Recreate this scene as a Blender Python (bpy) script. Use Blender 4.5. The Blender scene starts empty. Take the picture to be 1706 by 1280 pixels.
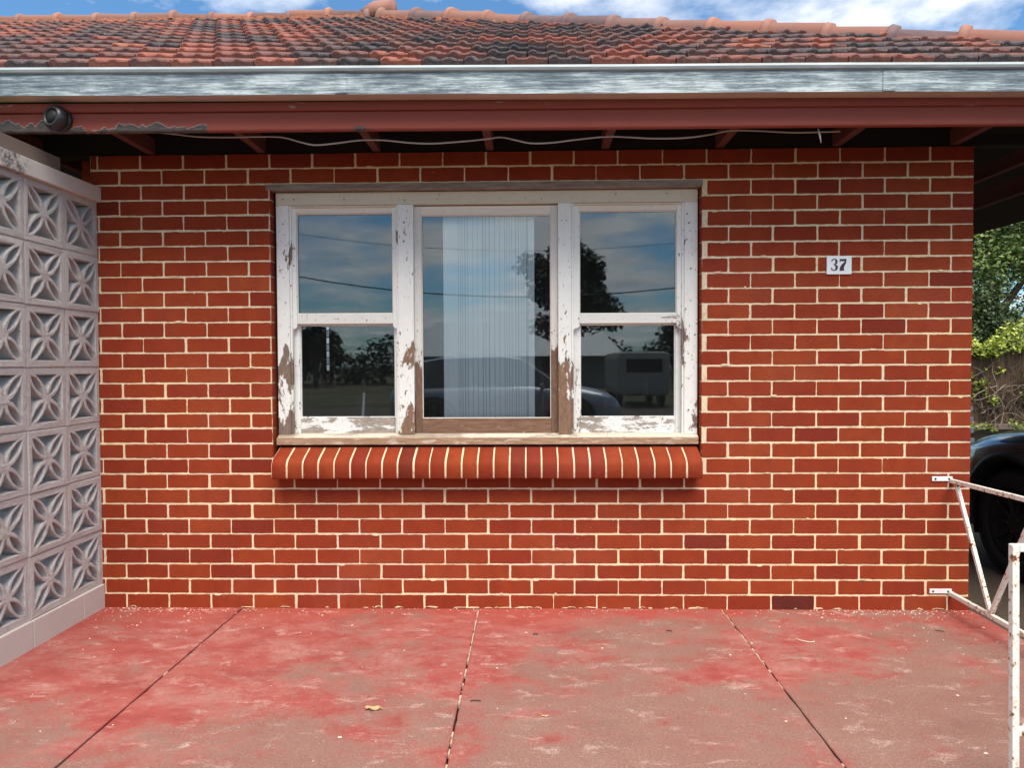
import bpy, bmesh, math, random
import numpy as np
from mathutils import Vector, Matrix, noise
random.seed(7)
S = bpy.context.scene
C = S.collection
R = math.radians
# ---------------------------------------------------------------- camera
F, YAW, PIT, ROL = 1225.0, 0.023945, -0.027993, -0.004572
CAM = Vector((2.27282, -4.05539, 1.36572))
fw = Vector((-math.sin(YAW)*math.cos(PIT), math.cos(YAW)*math.cos(PIT), math.sin(PIT)))
rr = Vector((math.cos(YAW), math.sin(YAW), 0)); uu = rr.cross(fw)
r2 = rr*math.cos(ROL)+uu*math.sin(ROL); u2 = -rr*math.sin(ROL)+uu*math.cos(ROL)
cd = bpy.data.cameras.new('camera'); cam = bpy.data.objects.new('camera', cd); C.objects.link(cam)
cd.sensor_width = 36; cd.lens = F/1706*36; cd.clip_start = .05; cd.clip_end = 2000
M = Matrix((r2, u2, -fw)).transposed().to_4x4(); M.translation = CAM
cam.matrix_world = M; S.camera = cam

def W(px, py, Y):
    """point of the wall-parallel plane y = Y behind a photograph pixel"""
    d = fw*F + r2*(px-853) - u2*(py-640)
    return CAM + d*((Y-CAM.y)/d.y)

# ---------------------------------------------------------------- node helper
class NB:
    def __init__(s, nt): s.nt = nt; s.n = nt.nodes; s.l = nt.links
    def __call__(s, typ, props=None, **ins):
        nd = s.n.new('ShaderNode'+typ)
        for k, v in (props or {}).items(): setattr(nd, k, v)
        for k, v in ins.items():
            key = int(k[1:]) if k[0] == 'i' and k[1:].isdigit() else k.replace('_', ' ')
            sk = nd.inputs[key]
            if isinstance(v, bpy.types.NodeSocket): s.l.new(v, sk)
            elif isinstance(v, bpy.types.Node): s.l.new(v.outputs[0], sk)
            else:
                if isinstance(v, (tuple, list)) and len(v) == 3 and sk.type == 'RGBA': v = (*v, 1)
                sk.default_value = v
        return nd
    def math(s, op, a, b=0.0, clamp=False):
        return s('Math', dict(operation=op, use_clamp=clamp), i0=a, i1=b).outputs[0]
    def ramp(s, fac, stops, interp='LINEAR'):
        nd = s('ValToRGB', Fac=fac); cr = nd.color_ramp; cr.interpolation = interp
        while len(cr.elements) < len(stops): cr.elements.new(.5)
        for e, (p, c) in zip(cr.elements, stops):
            e.position = p; e.color = (*c, 1) if len(c) == 3 else c
        return nd.outputs[0]
    def mix(s, f, a, b, mode='MIX'):
        nd = s('Mix', dict(data_type='RGBA', blend_type=mode))
        for i, v in ((0, f), (6, a), (7, b)):
            sk = nd.inputs[i]
            if isinstance(v, bpy.types.NodeSocket): s.l.new(v, sk)
            else: sk.default_value = (*v, 1) if isinstance(v, (tuple, list)) and len(v) == 3 else v
        return nd.outputs[2]
    def noise(s, vec, scale, detail=4, rough=.6, **k):
        return s('TexNoise', None, Vector=vec, Scale=scale, Detail=detail, Roughness=rough, **k).outputs[0]
    def thr(s, fac, a, b):
        return s('MapRange', dict(clamp=True), Value=fac, i1=a, i2=b, i3=0.0, i4=1.0).outputs[0]
    def scale(s, vec, v):
        return s('VectorMath', dict(operation='MULTIPLY'), i0=vec, i1=v).outputs[0]

def grey(v): return (v, v, v)

# ---------------------------------------------------------------- world: blue sky with drifting cloud
SUN_EL, SUN_AZ = 58.0, 12.0       # behind the camera, a little to its right
w = bpy.data.worlds.new('World'); S.world = w; w.use_nodes = True
nb = NB(w.node_tree); nb.n.clear()
sky = nb('TexSky'); sky.sky_type = 'NISHITA'; sky.sun_disc = False
sky.sun_elevation = R(SUN_EL); sky.sun_rotation = R(180-SUN_AZ)
tc = nb('TexCoord')
sep = nb('SeparateXYZ', Vector=tc.outputs['Generated'])
zc = nb.math('MAXIMUM', nb.math('ADD', sep.outputs[2], .12), .08)
cu = nb('CombineXYZ', X=nb.math('DIVIDE', sep.outputs[0], zc), Y=nb.math('DIVIDE', sep.outputs[1], zc), Z=3.2)
cn = nb.noise(cu.outputs[0], 1.15, 9, .58, Distortion=.25)
cn2 = nb.noise(cu.outputs[0], 3.1, 6, .6)
cf = nb.math('ADD', cn, nb.math('MULTIPLY', nb.math('SUBTRACT', cn2, .5), .22))
cf = nb.math('ADD', cf, nb.math('MULTIPLY', nb.math('MAXIMUM', nb.math('SUBTRACT', sep.outputs[2], .42), 0.0), .30))
azb = nb.math('MULTIPLY', nb.math('SUBTRACT', 1.0, nb.math('MULTIPLY', nb.math('ABSOLUTE', nb.math('SUBTRACT', sep.outputs[0], .05)), 6.0), True), nb.math('MULTIPLY', nb.math('LESS_THAN', sep.outputs[1], 0.0), .16))
cf = nb.math('ADD', cf, azb)
cmask = nb.thr(cf, .48, .66)
ccol = nb.ramp(cn2, [(.25, (7.2, 7.1, 7.2)), (.75, (12.2, 11.8, 11.3))])
deep = nb.mix(1.0, sky.outputs[0], (.66, 1.02, 1.22), 'MULTIPLY')
col = nb.mix(cmask, deep, ccol)
bg = nb('Background', Color=col, Strength=.095)
wo = nb('OutputWorld'); nb.l.new(bg.outputs[0], wo.inputs[0])

sd = bpy.data.lights.new('sun', 'SUN'); sd.energy = 2.8; sd.angle = R(38); sd.color = (1, .93, .82)
so = bpy.data.objects.new('sun', sd); C.objects.link(so)
sdir = Vector((-math.sin(R(SUN_AZ))*math.cos(R(SUN_EL)), math.cos(R(SUN_AZ))*math.cos(R(SUN_EL)), -math.sin(R(SUN_EL))))
so.rotation_euler = sdir.to_track_quat('-Z', 'Y').to_euler(); so.location = (3, -8, 9)

S.view_settings.view_transform = 'Standard'; S.view_settings.look = 'None'
S.view_settings.exposure = 0.75; S.view_settings.gamma = 1
S.cycles.max_bounces = 7; S.cycles.transparent_max_bounces = 16

# ---------------------------------------------------------------- object helpers
def link(name, mesh, mats, parent=None):
    for m in (mats if isinstance(mats, (list, tuple)) else [mats]): mesh.materials.append(m)
    o = bpy.data.objects.new(name, mesh); C.objects.link(o)
    if parent:
        L = wl(parent); mesh.transform(Matrix.Translation(-L)); o.parent = parent
    return o
def wl(o):
    v = Vector(o.location)
    while o.parent: o = o.parent; v += Vector(o.location)
    return v
def empty(name, loc, label, cat, group=None):
    o = bpy.data.objects.new(name, None); C.objects.link(o); o.location = loc; o.empty_display_size = .1
    o['label'] = label; o['category'] = cat
    if group: o['group'] = group
    return o
def tag(o, label, cat, group=None, kind=None):
    o['label'] = label; o['category'] = cat
    if group: o['group'] = group
    if kind: o['kind'] = kind
    return o
def struct(o): o['kind'] = 'structure'; return o

class MB:
    """collects shapes in world coordinates into one mesh"""
    def __init__(s): s.v = []; s.f = []; s.mi = []; s.sm = []; s.col = []
    def add(s, vs, fs, mi=0, smooth=False, col=0.5):
        b = len(s.v); s.v += [tuple(v) for v in vs]
        for f in fs: s.f.append(tuple(b+i for i in f)); s.mi.append(mi); s.sm.append(smooth); s.col.append(col)
    def box(s, x0, x1, y0, y1, z0, z1, mi=0, bev=0.0, M=None, col=.5):
        if bev <= 0:
            vs = [Vector((x, y, z)) for x in (x0, x1) for y in (y0, y1) for z in (z0, z1)]
            fs = [(0,1,3,2),(4,6,7,5),(0,4,5,1),(2,3,7,6),(0,2,6,4),(1,5,7,3)]
        else:
            bm = bmesh.new(); bmesh.ops.create_cube(bm, size=1)
            bmesh.ops.scale(bm, vec=(x1-x0, y1-y0, z1-z0), verts=bm.verts)
            bmesh.ops.translate(bm, vec=((x0+x1)/2, (y0+y1)/2, (z0+z1)/2), verts=bm.verts)
            bmesh.ops.bevel(bm, geom=bm.edges[:], offset=bev, segments=2, affect='EDGES', profile=.6)
            vs = [v.co.copy() for v in bm.verts]; fs = [[v.index for v in f.verts] for f in bm.faces]; bm.free()
        if M is not None: vs = [M@v for v in vs]
        s.add(vs, fs, mi, False, col)
    def tube(s, pts, r, n=8, mi=0, cap=True, smooth=True, col=.5):
        pts = [Vector(p) for p in pts]; rs = r if isinstance(r, (list, tuple)) else [r]*len(pts)
        vs = []; fs = []
        up = Vector((0, 0, 1))
        t0 = (pts[1]-pts[0]).normalized()
        if abs(t0.dot(up)) > .95: up = Vector((1, 0, 0))
        for i, p in enumerate(pts):
            t = (pts[min(i+1, len(pts)-1)]-pts[max(i-1, 0)]).normalized()
            a = t.cross(up)
            if a.length < 1e-4: a = t.cross(Vector((0, 1, 0)))
            a.normalize(); b = t.cross(a)
            for k in range(n):
                an = 2*math.pi*k/n; vs.append(p+(a*math.cos(an)+b*math.sin(an))*rs[i])
        for i in range(len(pts)-1):
            for k in range(n):
                k2 = (k+1) % n; fs.append((i*n+k, i*n+k2, (i+1)*n+k2, (i+1)*n+k))
        if cap: fs.append(tuple(range(n))[::-1]); fs.append(tuple((len(pts)-1)*n+k for k in range(n)))
        s.add(vs, fs, mi, smooth, col)
    def beam(s, a, b, wx, wz, mi=0, bev=.002, up=(0, 0, 1)):
        """square bar from a to b"""
        a = Vector(a); b = Vector(b); t = (b-a); L = t.length; t.normalize()
        x = t.cross(Vector(up)).normalized(); z = x.cross(t)
        Mx = Matrix((x, t, z)).transposed().to_4x4(); Mx.translation = a
        s.box(-wx/2, wx/2, 0, L, -wz/2, wz/2, mi, bev, Mx)
    def prism(s, prof, axis, a, b, mi=0, smooth=False):
        """profile [(u,v)] swept along x (u=y,v=z), y (u=x,v=z) or z (u=x,v=y)"""
        n = len(prof); vs = []
        for t in (a, b):
            for (u, v) in prof:
                vs.append((t, u, v) if axis == 'x' else (u, t, v) if axis == 'y' else (u, v, t))
        fs = [tuple(range(n))[::-1], tuple(range(n, 2*n))]
        s.add(vs, fs, mi); s.add(vs, [(i, (i+1) % n, n+(i+1) % n, n+i) for i in range(n)], mi, smooth)
    def build(s, name, mats, parent=None, fix=True):
        used = sorted({i for f in s.f for i in f}); mp = {j: i for i, j in enumerate(used)}
        if len(used) < len(s.v): s.v = [s.v[i] for i in used]; s.f = [tuple(mp[i] for i in f) for f in s.f]
        me = bpy.data.meshes.new(name); me.from_pydata(s.v, [], s.f)
        me.polygons.foreach_set('material_index', s.mi); me.polygons.foreach_set('use_smooth', s.sm)
        at = me.attributes.new('tint', 'FLOAT', 'FACE'); at.data.foreach_set('value', s.col)
        if fix:
            bm = bmesh.new(); bm.from_mesh(me); bmesh.ops.recalc_face_normals(bm, faces=bm.faces); bm.to_mesh(me); bm.free()
        me.update()
        return link(name, me, mats, parent)

# ---------------------------------------------------------------- materials
def mat(name, fn, rough=.8, spec=.3, metal=0, coat=0):
    m = bpy.data.materials.new(name); m.use_nodes = True; b = NB(m.node_tree); b.n.clear()
    p = b('BsdfPrincipled', Roughness=rough, Metallic=metal)
    p.inputs['Specular IOR Level'].default_value = spec
    if coat: p.inputs['Coat Weight'].default_value = coat; p.inputs['Coat Roughness'].default_value = .04
    o = b('OutputMaterial'); b.l.new(p.outputs[0], o.inputs[0])
    b.P = b('NewGeometry').outputs['Position']; b.p = p
    r = fn(b)
    c, h = (r if isinstance(r, tuple) and len(r) == 2 and not isinstance(r[0], float) else (r, None))
    if isinstance(c, bpy.types.NodeSocket): b.l.new(c, p.inputs['Base Color'])
    else: p.inputs['Base Color'].default_value = (*c, 1)
    if h is not None:
        h, st, ds = h
        bp = b('Bump', Height=h, Strength=st, Distance=ds); b.l.new(bp.outputs[0], p.inputs['Normal'])
    return m
def tint(b): return b('Attribute', dict(attribute_name='tint')).outputs['Fac']

def f_brick(b):
    t = tint(b)
    base = b.ramp(t, [(0, (.080, .020, .015)), (.25, (.235, .030, .014)), (.5, (.30, .044, .0145)), (.75, (.33, .057, .017)), (1, (.35, .070, .022))])
    n1 = b.noise(b.P, 9, 5, .65); n2 = b.noise(b.scale(b.P, (14, 14, 60)), 3, 4, .7); n3 = b.noise(b.P, 240, 3, .7)
    c = b.mix(b.math('MULTIPLY', b.thr(n1, .35, .7), .5), base, (.195, .024, .013))
    c = b.mix(b.math('MULTIPLY', b.thr(n2, .5, .8), .3), c, (.38, .085, .04))
    c = b.mix(b.math('MULTIPLY', b.thr(n3, .3, .75), .16), c, (.10, .02, .015))
    # mortar smears and chalky specks left on the faces
    sp = b.thr(b.noise(b.P, 70, 3, .55), .715, .75)
    sp = b.math('MULTIPLY', sp, b.thr(b.noise(b.P, 3.3, 2), .42, .6))
    c = b.mix(b.math('MULTIPLY', sp, .8), c, (.55, .36, .27))
    dk = b.math('MULTIPLY', b.thr(b.noise(b.scale(b.P, (1.2, 1, .35)), 2.4, 7, .7), .5, .78), .38)
    c = b.mix(dk, c, (.16, .030, .020))
    hz = b.math('MULTIPLY', b.thr(b.noise(b.scale(b.P, (1, 1, 1.6)), 1.3, 5, .6), .5, .75), .05)
    c = b.mix(hz, c, (.5, .3, .25))
    return c, (b.math('ADD', n3, b.math('ADD', b.math('MULTIPLY', n2, .8), b.math('MULTIPLY', n1, 1.2))), .6, .003)
def f_mortar(b):
    n = b.noise(b.P, 60, 6, .7); n2 = b.noise(b.P, 1.4, 3); n3 = b.noise(b.P, 14, 5, .7)
    c = b.mix(b.thr(n2, .35, .65), (.82, .67, .40), (.74, .61, .45))
    c = b.mix(b.math('MULTIPLY', b.thr(n, .45, .75), .55), c, (.40, .27, .19))
    c = b.mix(b.math('MULTIPLY', b.thr(n3, .54, .72), .6), c, (.40, .17, .11))
    return c, (n, .35, .002)
def f_slab(b):
    sp = b('SeparateXYZ', Vector=b.P); X, Y = sp.outputs[0], sp.outputs[1]
    D_ = b.math('MULTIPLY', Y, -1)
    big = b.noise(b.scale(b.P, (.8, 1.2, 1)), 1.25, 10, .66, Distortion=.25)
    med = b.noise(b.scale(b.P, (1, 1.5, 1)), 5.0, 10, .72, Distortion=.2)
    fine = b.noise(b.P, 42, 6, .8); grit = b.noise(b.P, 230, 3, .85); agg = b.noise(b.P, 120, 5, .85)
    jt = 0.0
    for xj in (.655, 1.984, 3.331):
        d_ = b.math('ABSOLUTE', b.math('SUBTRACT', X, xj)); jt = b.math('ADD', jt, b.math('MULTIPLY', b.math('SUBTRACT', 1.0, b.math('MULTIPLY', d_, 7.0), True), -.07))
    wear = b.math('ADD', b.math('ADD', b.math('MULTIPLY', Y, -.150), b.math('MULTIPLY', X, .045)), jt)
    v = b.math('ADD', b.math('ADD', b.math('MULTIPLY', big, .95), b.math('MULTIPLY', med, .62)), wear)
    v = b.math('ADD', v, b.math('MULTIPLY', b.math('SUBTRACT', fine, .5), .30))
    v = b.math('ADD', v, b.math('MULTIPLY', b.math('SUBTRACT', agg, .5), .16))
    m = b.thr(v, .945, 1.10)
    red = b.ramp(med, [(.3, (.265, .050, .044)), (.5, (.335, .074, .063)), (.7, (.38, .115, .098))])
    red = b.mix(b.math('MULTIPLY', b.thr(D_, .34, .05), .7), red, (.35, .064, .044))
    # chalky bloom where the paint is thinning
    bl = b.math('MULTIPLY', b.thr(b.noise(b.scale(b.P, (1, 1.7, 1)), 3.4, 10, .76, Distortion=.35), .47, .66), b.thr(D_, .06, .30))
    red = b.mix(b.math('MULTIPLY', bl, b.thr(fine, .30, .66)), red, (.42, .235, .20))
    con = b.ramp(agg, [(.28, (.115, .070, .055)), (.5, (.225, .142, .112)), (.72, (.40, .28, .225))])
    con = b.mix(b.math('MULTIPLY', b.thr(b.noise(b.P, 1.7, 5), .42, .62), .35), con, (.20, .095, .078))
    c = b.mix(b.math('MULTIPLY', m, .80), red, con)
    c = b.mix(b.math('MULTIPLY', b.thr(grit, .58, .75), .45), c, (.12, .055, .045))
    c = b.mix(b.math('MULTIPLY', b.thr(grit, .42, .25), .35), c, (.55, .38, .32))
    # dirty patches, then scuffs and plaster crumbs
    c = b.mix(b.math('MULTIPLY', b.thr(b.noise(b.scale(b.P, (1, 1.3, 1)), 2.2, 8, .7), .55, .75), .35), c, (.13, .075, .062))
    w1 = b.math('MULTIPLY', b.thr(b.noise(b.scale(b.P, (1, 2.0, 1)), 5.5, 9, .76, Distortion=.5), .555, .69), b.thr(agg, .38, .58))
    c = b.mix(b.math('MULTIPLY', w1, .8), c, (.66, .52, .46))
    s2 = b.math('MULTIPLY', b.thr(b.noise(b.P, 30, 4, .65), .685, .72), b.thr(b.noise(b.P, 2.1, 3), .46, .60))
    c = b.mix(b.math('MULTIPLY', s2, .85), c, (.80, .68, .60))
    return c, (b.math('ADD', agg, b.math('MULTIPLY', fine, .6)), .3, .0018)
def f_block(b):
    n = b.noise(b.P, 130, 5, .8); n2 = b.noise(b.P, 3, 4); n3 = b.noise(b.P, 22, 5, .7)
    c = b.mix(n2, (.70, .67, .645), (.82, .79, .76))
    c = b.mix(b.math('MULTIPLY', b.thr(n3, .5, .75), .3), c, (.48, .46, .45))
    c = b.mix(b.math('MULTIPLY', b.thr(n, .56, .74), .6), c, (.26, .24, .23))
    return c, (b.math('ADD', n, b.math('MULTIPLY', n3, 1.4)), 1.0, .016)
def f_cap(b):
    n = b.noise(b.P, 90, 5, .8); sp = b('SeparateXYZ', Vector=b.P)
    lich = b.math('MULTIPLY', b.thr(b.noise(b.P, 26, 6, .75), .44, .56), b.thr(b.math('MULTIPLY', sp.outputs[1], -1), .57, .66))
    c = b.mix(b.math('MULTIPLY', n, .5), (.64, .60, .55), (.50, .46, .42))
    return b.mix(b.math('MULTIPLY', lich, .85), c, (.09, .085, .08)), (n, .5, .003)
def f_tile(b):
    t = tint(b)
    n0 = b.noise(b.scale(b.P, (1, .8, 1)), 2.1, 6, .7); n = b.noise(b.P, 14, 7, .78); n2 = b.noise(b.P, 55, 5, .8)
    v = b.math('ADD', b.math('MULTIPLY', t, .62), b.math('ADD', b.math('MULTIPLY', b.math('SUBTRACT', n0, .5), .75), b.math('MULTIPLY', b.math('SUBTRACT', n, .5), .95)))
    v = b.math('ADD', v, .14)
    c = b.ramp(v, [(.02, (.042, .042, .048)), (.2, (.075, .062, .066)), (.38, (.125, .075, .072)), (.54, (.185, .080, .068)), (.70, (.285, .092, .066)), (.88, (.36, .125, .08)), (1, (.42, .21, .14))])
    c = b.mix(b.math('MULTIPLY', b.thr(n2, .53, .70), .6), c, (.33, .25, .23))
    c = b.mix(b.math('MULTIPLY', b.thr(n2, .44, .28), .6), c, (.045, .035, .035))
    return c, (b.math('ADD', n2, n), .8, .008)
def f_cap_tile(b):
    n = b.noise(b.P, 3.2, 6, .7); n2 = b.noise(b.P, 40, 5, .75)
    base = b.ramp(tint(b), [(0, (.15, .10, .11)), (.3, (.25, .13, .11)), (.6, (.36, .155, .11)), (1, (.43, .19, .13))])
    c = b.mix(b.math('MULTIPLY', b.thr(n, .42, .7), .6), base, (.36, .19, .14))
    c = b.mix(b.math('MULTIPLY', b.thr(n2, .55, .72), .45), c, (.22, .15, .13))
    return c, (n2, .4, .003)
def f_bedding(b):
    n = b.noise(b.P, 30, 7, .8)
    return b.ramp(n, [(.3, (.06, .03, .02)), (.48, (.26, .10, .06)), (.62, (.40, .17, .10)), (.75, (.42, .28, .19))]), (n, 1, .012)
def f_gutter(b):
    q = b.scale(b.P, (1, 1, 24)); 
    a = b.noise(q, 3.0, 12, .85, Distortion=.9); a2 = b.noise(b.scale(b.P, (1, 1, 30)), 7, 6, .75, Distortion=.7)
    big = b.noise(b.scale(b.P, (1, 1, 2.5)), 2.2, 5, .65)
    v = b.math('ADD', b.math('MULTIPLY', a, .7), b.math('ADD', b.math('MULTIPLY', a2, .34), b.math('MULTIPLY', big, .42)))
    c = b.ramp(v, [(.58, (.065, .082, .095)), (.67, (.13, .165, .195)), (.73, (.24, .295, .32)), (.80, (.58, .64, .65))])
    return c, (a2, .2, .001)
def f_lip(b):
    n = b.noise(b.scale(b.P, (1, 1, 8)), 5, 6, .7)
    return b.mix(b.thr(n, .4, .7), (.40, .45, .46), (.24, .27, .29))
def f_gunder(b):
    n = b.noise(b.scale(b.P, (1, 4, 4)), 5, 6, .7)
    return b.mix(b.thr(n, .35, .7), (.58, .47, .39), (.42, .37, .32))
def f_trim(b):
    n = b.noise(b.P, 2.5, 5); g = b.noise(b.scale(b.P, (1, 1, 12)), 14, 4)
    sp = b('SeparateXYZ', Vector=b.P); X, Z = sp.outputs[0], sp.outputs[2]
    c = b.mix(n, (.25, .058, .040), (.31, .078, .054))
    # bare grey timber showing at the left end of the lower edge
    edge = b.math('ADD', b.math('MULTIPLY', b.noise(b.scale(b.P, (1, 1, .3)), 4.6, 6, .62), .26), -.090)
    zr = b.math('ADD', b.math('SUBTRACT', Z, 2.494), b.math('MULTIPLY', X, .004))
    low = b.math('LESS_THAN', zr, edge)
    left = b.math('LESS_THAN', X, b.math('ADD', .70, b.math('MULTIPLY', b.noise(b.scale(b.P, (0, 1, 1)), 60, 2), .03)))
    bare = b.math('MULTIPLY', low, left)
    rim = b.math('MULTIPLY', b.math('LESS_THAN', b.math('ABSOLUTE', b.math('SUBTRACT', zr, edge)), .0022), left)
    few = b.math('MULTIPLY', b.thr(b.noise(b.scale(b.P, (1, 1, 3.2)), 4.3, 6, .65), .635, .66), b.math('LESS_THAN', zr, .028))
    bare = b.math('MAXIMUM', bare, few)
    wood = b.ramp(b.noise(b.scale(b.P, (1, 1, 9)), 18, 6, .75), [(.3, (.03, .025, .022)), (.55, (.12, .10, .09)), (.75, (.25, .22, .20))])
    c = b.mix(bare, c, wood); c = b.mix(b.math('MULTIPLY', rim, .6), c, (.5, .36, .32))
    return c, (b.math('SUBTRACT', g, b.math('MULTIPLY', bare, 2)), .4, .002)
def f_trim2(b):
    n = b.noise(b.P, 2.5, 5); sp = b.thr(b.noise(b.scale(b.P, (1, 1, 5)), 4, 7, .7), .61, .65)
    c = b.mix(n, (.23, .054, .040), (.29, .074, .054))
    return b.mix(b.math('MULTIPLY', sp, .8), c, (.36, .27, .24)), (sp, .3, .002)
def f_rafter(b):
    n = b.noise(b.P, 30, 4); return b.mix(n, (.10, .032, .026), (.16, .058, .044))
def peel(lo, hi, dark=(.17, .10, .062), white=(.80, .785, .76), stretch=(1, 1, .4), sc=14, zbias=0.0, zc=1.5, hstretch=None):
    def f(b):
        q = b.scale(b.P, stretch); sp = b('SeparateXYZ', Vector=b.P)
        n = b.noise(q, sc, 7, .68, Distortion=.3); big = b.noise(b.P, 2.7, 3)
        v = b.math('ADD', b.math('MULTIPLY', n, .62), b.math('MULTIPLY', big, .38))
        v = b.math('ADD', v, b.math('MULTIPLY', b.math('SUBTRACT', zc, sp.outputs[2]), zbias))
        m = b.thr(v, lo, hi)
        wood = b.ramp(b.noise(b.scale(b.P, stretch), 60, 5, .8), [(.3, tuple(x*.55 for x in dark)), (.6, dark), (.8, tuple(min(1, x*1.9) for x in dark))])
        wn = b.noise(b.P, 8, 5); wc = b.mix(wn, white, tuple(x*.86 for x in white))
        crack = b.thr(b.noise(b.scale(b.P, stretch), 75, 4, .7), .60, .66)
        wc = b.mix(b.math('MULTIPLY', crack, .45), wc, tuple(x*.55 for x in white))
        chip = b.math('MULTIPLY', b.thr(b.noise(b.scale(b.P, (1, 1, .5)), 70, 3, .6), .645, .665), b.thr(v, lo-.17, lo-.06))
        wc = b.mix(chip, wc, tuple(x*.6 for x in dark))
        return b.mix(m, wc, wood), (b.math('SUBTRACT', 1.0, m), .6, .0025)
    return f
def f_wood(b):
    n = b.noise(b.scale(b.P, (1, 1, 16)), 9, 7, .75)
    c = b.ramp(n, [(.28, (.10, .05, .032)), (.5, (.20, .105, .065)), (.7, (.33, .20, .135))])
    w_ = b.thr(b.noise(b.scale(b.P, (1, 1, 5)), 12, 5, .7), .60, .66)
    return b.mix(b.math('MULTIPLY', w_, .55), c, (.55, .42, .33)), (n, .4, .002)
def f_silltimber(b):
    n = b.noise(b.scale(b.P, (1, 1, 14)), 7, 7, .75)
    c = b.ramp(n, [(.28, (.20, .115, .065)), (.5, (.36, .22, .135)), (.7, (.52, .37, .26))])
    w_ = b.thr(b.noise(b.scale(b.P, (1, 1, 5)), 9, 5, .7), .55, .6)
    return b.mix(b.math('MULTIPLY', w_, .6), c, (.66, .56, .47)), (n, .4, .002)
def f_lintel(b):
    n = b.noise(b.scale(b.P, (1, 1, 6)), 7, 6, .7); return b.ramp(n, [(.3, (.16, .10, .085)), (.55, (.29, .23, .20)), (.75, (.38, .33, .30))])
def f_rust(b):
    n = b.noise(b.P, 28, 5, .65); n2 = b.noise(b.P, 75, 4, .6)
    v = b.math('ADD', b.math('MULTIPLY', n, .6), b.math('MULTIPLY', n2, .4))
    c = b.mix(b.thr(v, .515, .59), (.82, .79, .72), (.62, .42, .24))
    c = b.mix(b.thr(v, .565, .60), c, (.17, .055, .03))
    return c, (v, .3, .002)
def flat(c, v=.12, sc=8):
    def f(b):
        n = b.noise(b.P, sc, 5); return b.mix(n, tuple(x*(1-v) for x in c), tuple(min(1, x*(1+v)) for x in c))
    return f
def f_asphalt(b):
    n = b.noise(b.P, 60, 5, .8); n2 = b.noise(b.P, 1.3, 5)
    c = b.ramp(n, [(.3, (.035, .027, .022)), (.55, (.085, .065, .050)), (.72, (.20, .16, .125))])
    return b.mix(b.math('MULTIPLY', n2, .5), c, (.12, .085, .06)), (n, .8, .006)
def f_ground(b):
    n = b.noise(b.P, .35, 6); n2 = b.noise(b.P, 30, 5, .8)
    c = b.mix(b.thr(n, .4, .6), (.06, .08, .03), (.14, .11, .07)); return b.mix(b.math('MULTIPLY', n2, .5), c, (.05, .05, .025)), (n2, .6, .02)
def f_leaf(a, c_, d):
    def f(b):
        b.p.inputs['Subsurface Weight'].default_value = 0
        return b.ramp(tint(b), [(0, a), (.5, c_), (1, d)])
    return f
def f_bark(b):
    n = b.noise(b.scale(b.P, (1, 1, .2)), 30, 5, .7); return b.ramp(n, [(.3, (.07, .05, .04)), (.7, (.24, .19, .15))]), (n, .8, .01)
def f_stem(b):
    return b.ramp(tint(b), [(0, (.05, .035, .025)), (.5, (.15, .105, .075)), (1, (.40, .31, .24))])
def f_paling(b):
    n = b.noise(b.scale(b.P, (1, 1, .06)), 40, 5, .7); return b.ramp(n, [(.3, (.05, .03, .02)), (.7, (.20, .125, .08))]), (n, .6, .006)

MAT = {}
def mk(k, fn, **kw): MAT[k] = mat(k.replace('_', ' '), fn, **kw)
mk('brick', f_brick, rough=.8, spec=.12); mk('mortar', f_mortar, rough=.95, spec=.1)
mk('slab', f_slab, rough=.72, spec=.3); mk('block', f_block, rough=.95, spec=.1); mk('cap', f_cap, rough=.9, spec=.15)
mk('tile', f_tile, rough=.75, spec=.25); mk('cap_tile', f_cap_tile, rough=.7, spec=.3); mk('bedding', f_bedding, rough=.95, spec=.1)
mk('gutter', f_gutter, rough=.75, spec=.2); mk('lip', f_lip, rough=.45, spec=.4); mk('gunder', f_gunder, rough=.8)
mk('fascia', f_trim, rough=.65, spec=.2); mk('trim', f_trim2, rough=.65, spec=.2); mk('rafter', f_rafter, rough=.8)
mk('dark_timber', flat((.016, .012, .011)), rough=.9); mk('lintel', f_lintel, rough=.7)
W0 = (.87, .86, .81)
mk('paint_jamb', peel(.565, .58, dark=(.24, .17, .13), white=W0, zbias=.10, zc=1.6), rough=.6)
mk('paint_sash', peel(.60, .615, dark=(.30, .23, .18), white=W0, zbias=.06, zc=1.45), rough=.55)
mk('paint_rail', peel(.49, .515, dark=(.40, .33, .28), white=(.84, .82, .79), stretch=(.45, 1, 1.6), sc=15), rough=.6)
mk('paint_meet', peel(.575, .59, dark=(.42, .33, .27), white=(.80, .77, .72), stretch=(.35, 1, 1.6), sc=18), rough=.6)
mk('paint_mull', peel(.56, .575, dark=(.27, .16, .10), white=W0, zbias=.16, zc=1.52), rough=.6)
mk('paint_head', peel(.72, .74, white=(.70, .64, .51)), rough=.6)
mk('paint_cream', peel(.74, .76, white=(.82, .76, .66)), rough=.55)
mk('paint_stile', peel(.52, .54, dark=(.20, .115, .075), white=(.74, .70, .65), zbias=.45, zc=1.42), rough=.6)
mk('wood', f_wood, rough=.75); mk('sill_timber', f_silltimber, rough=.75)
mk('dark_gap', lambda b: (.012, .010, .010), rough=1)
mk('blind', lambda b: b.mix(b.noise(b.P, 3, 3), (.93, .92, .87), (.95, .94, .90)), rough=.7)
mk('blind_slot', lambda b: (.55, .63, .66), rough=.7)
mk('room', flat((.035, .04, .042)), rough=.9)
mk('rust', f_rust, rough=.5, spec=.4); mk('asphalt', f_asphalt, rough=.9, spec=.2); mk('ground', f_ground, rough=.95, spec=.1)
mk('black_plastic', flat((.018, .019, .021)), rough=.38, spec=.5); mk('cable', flat((.42, .38, .35)), rough=.6)
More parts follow.
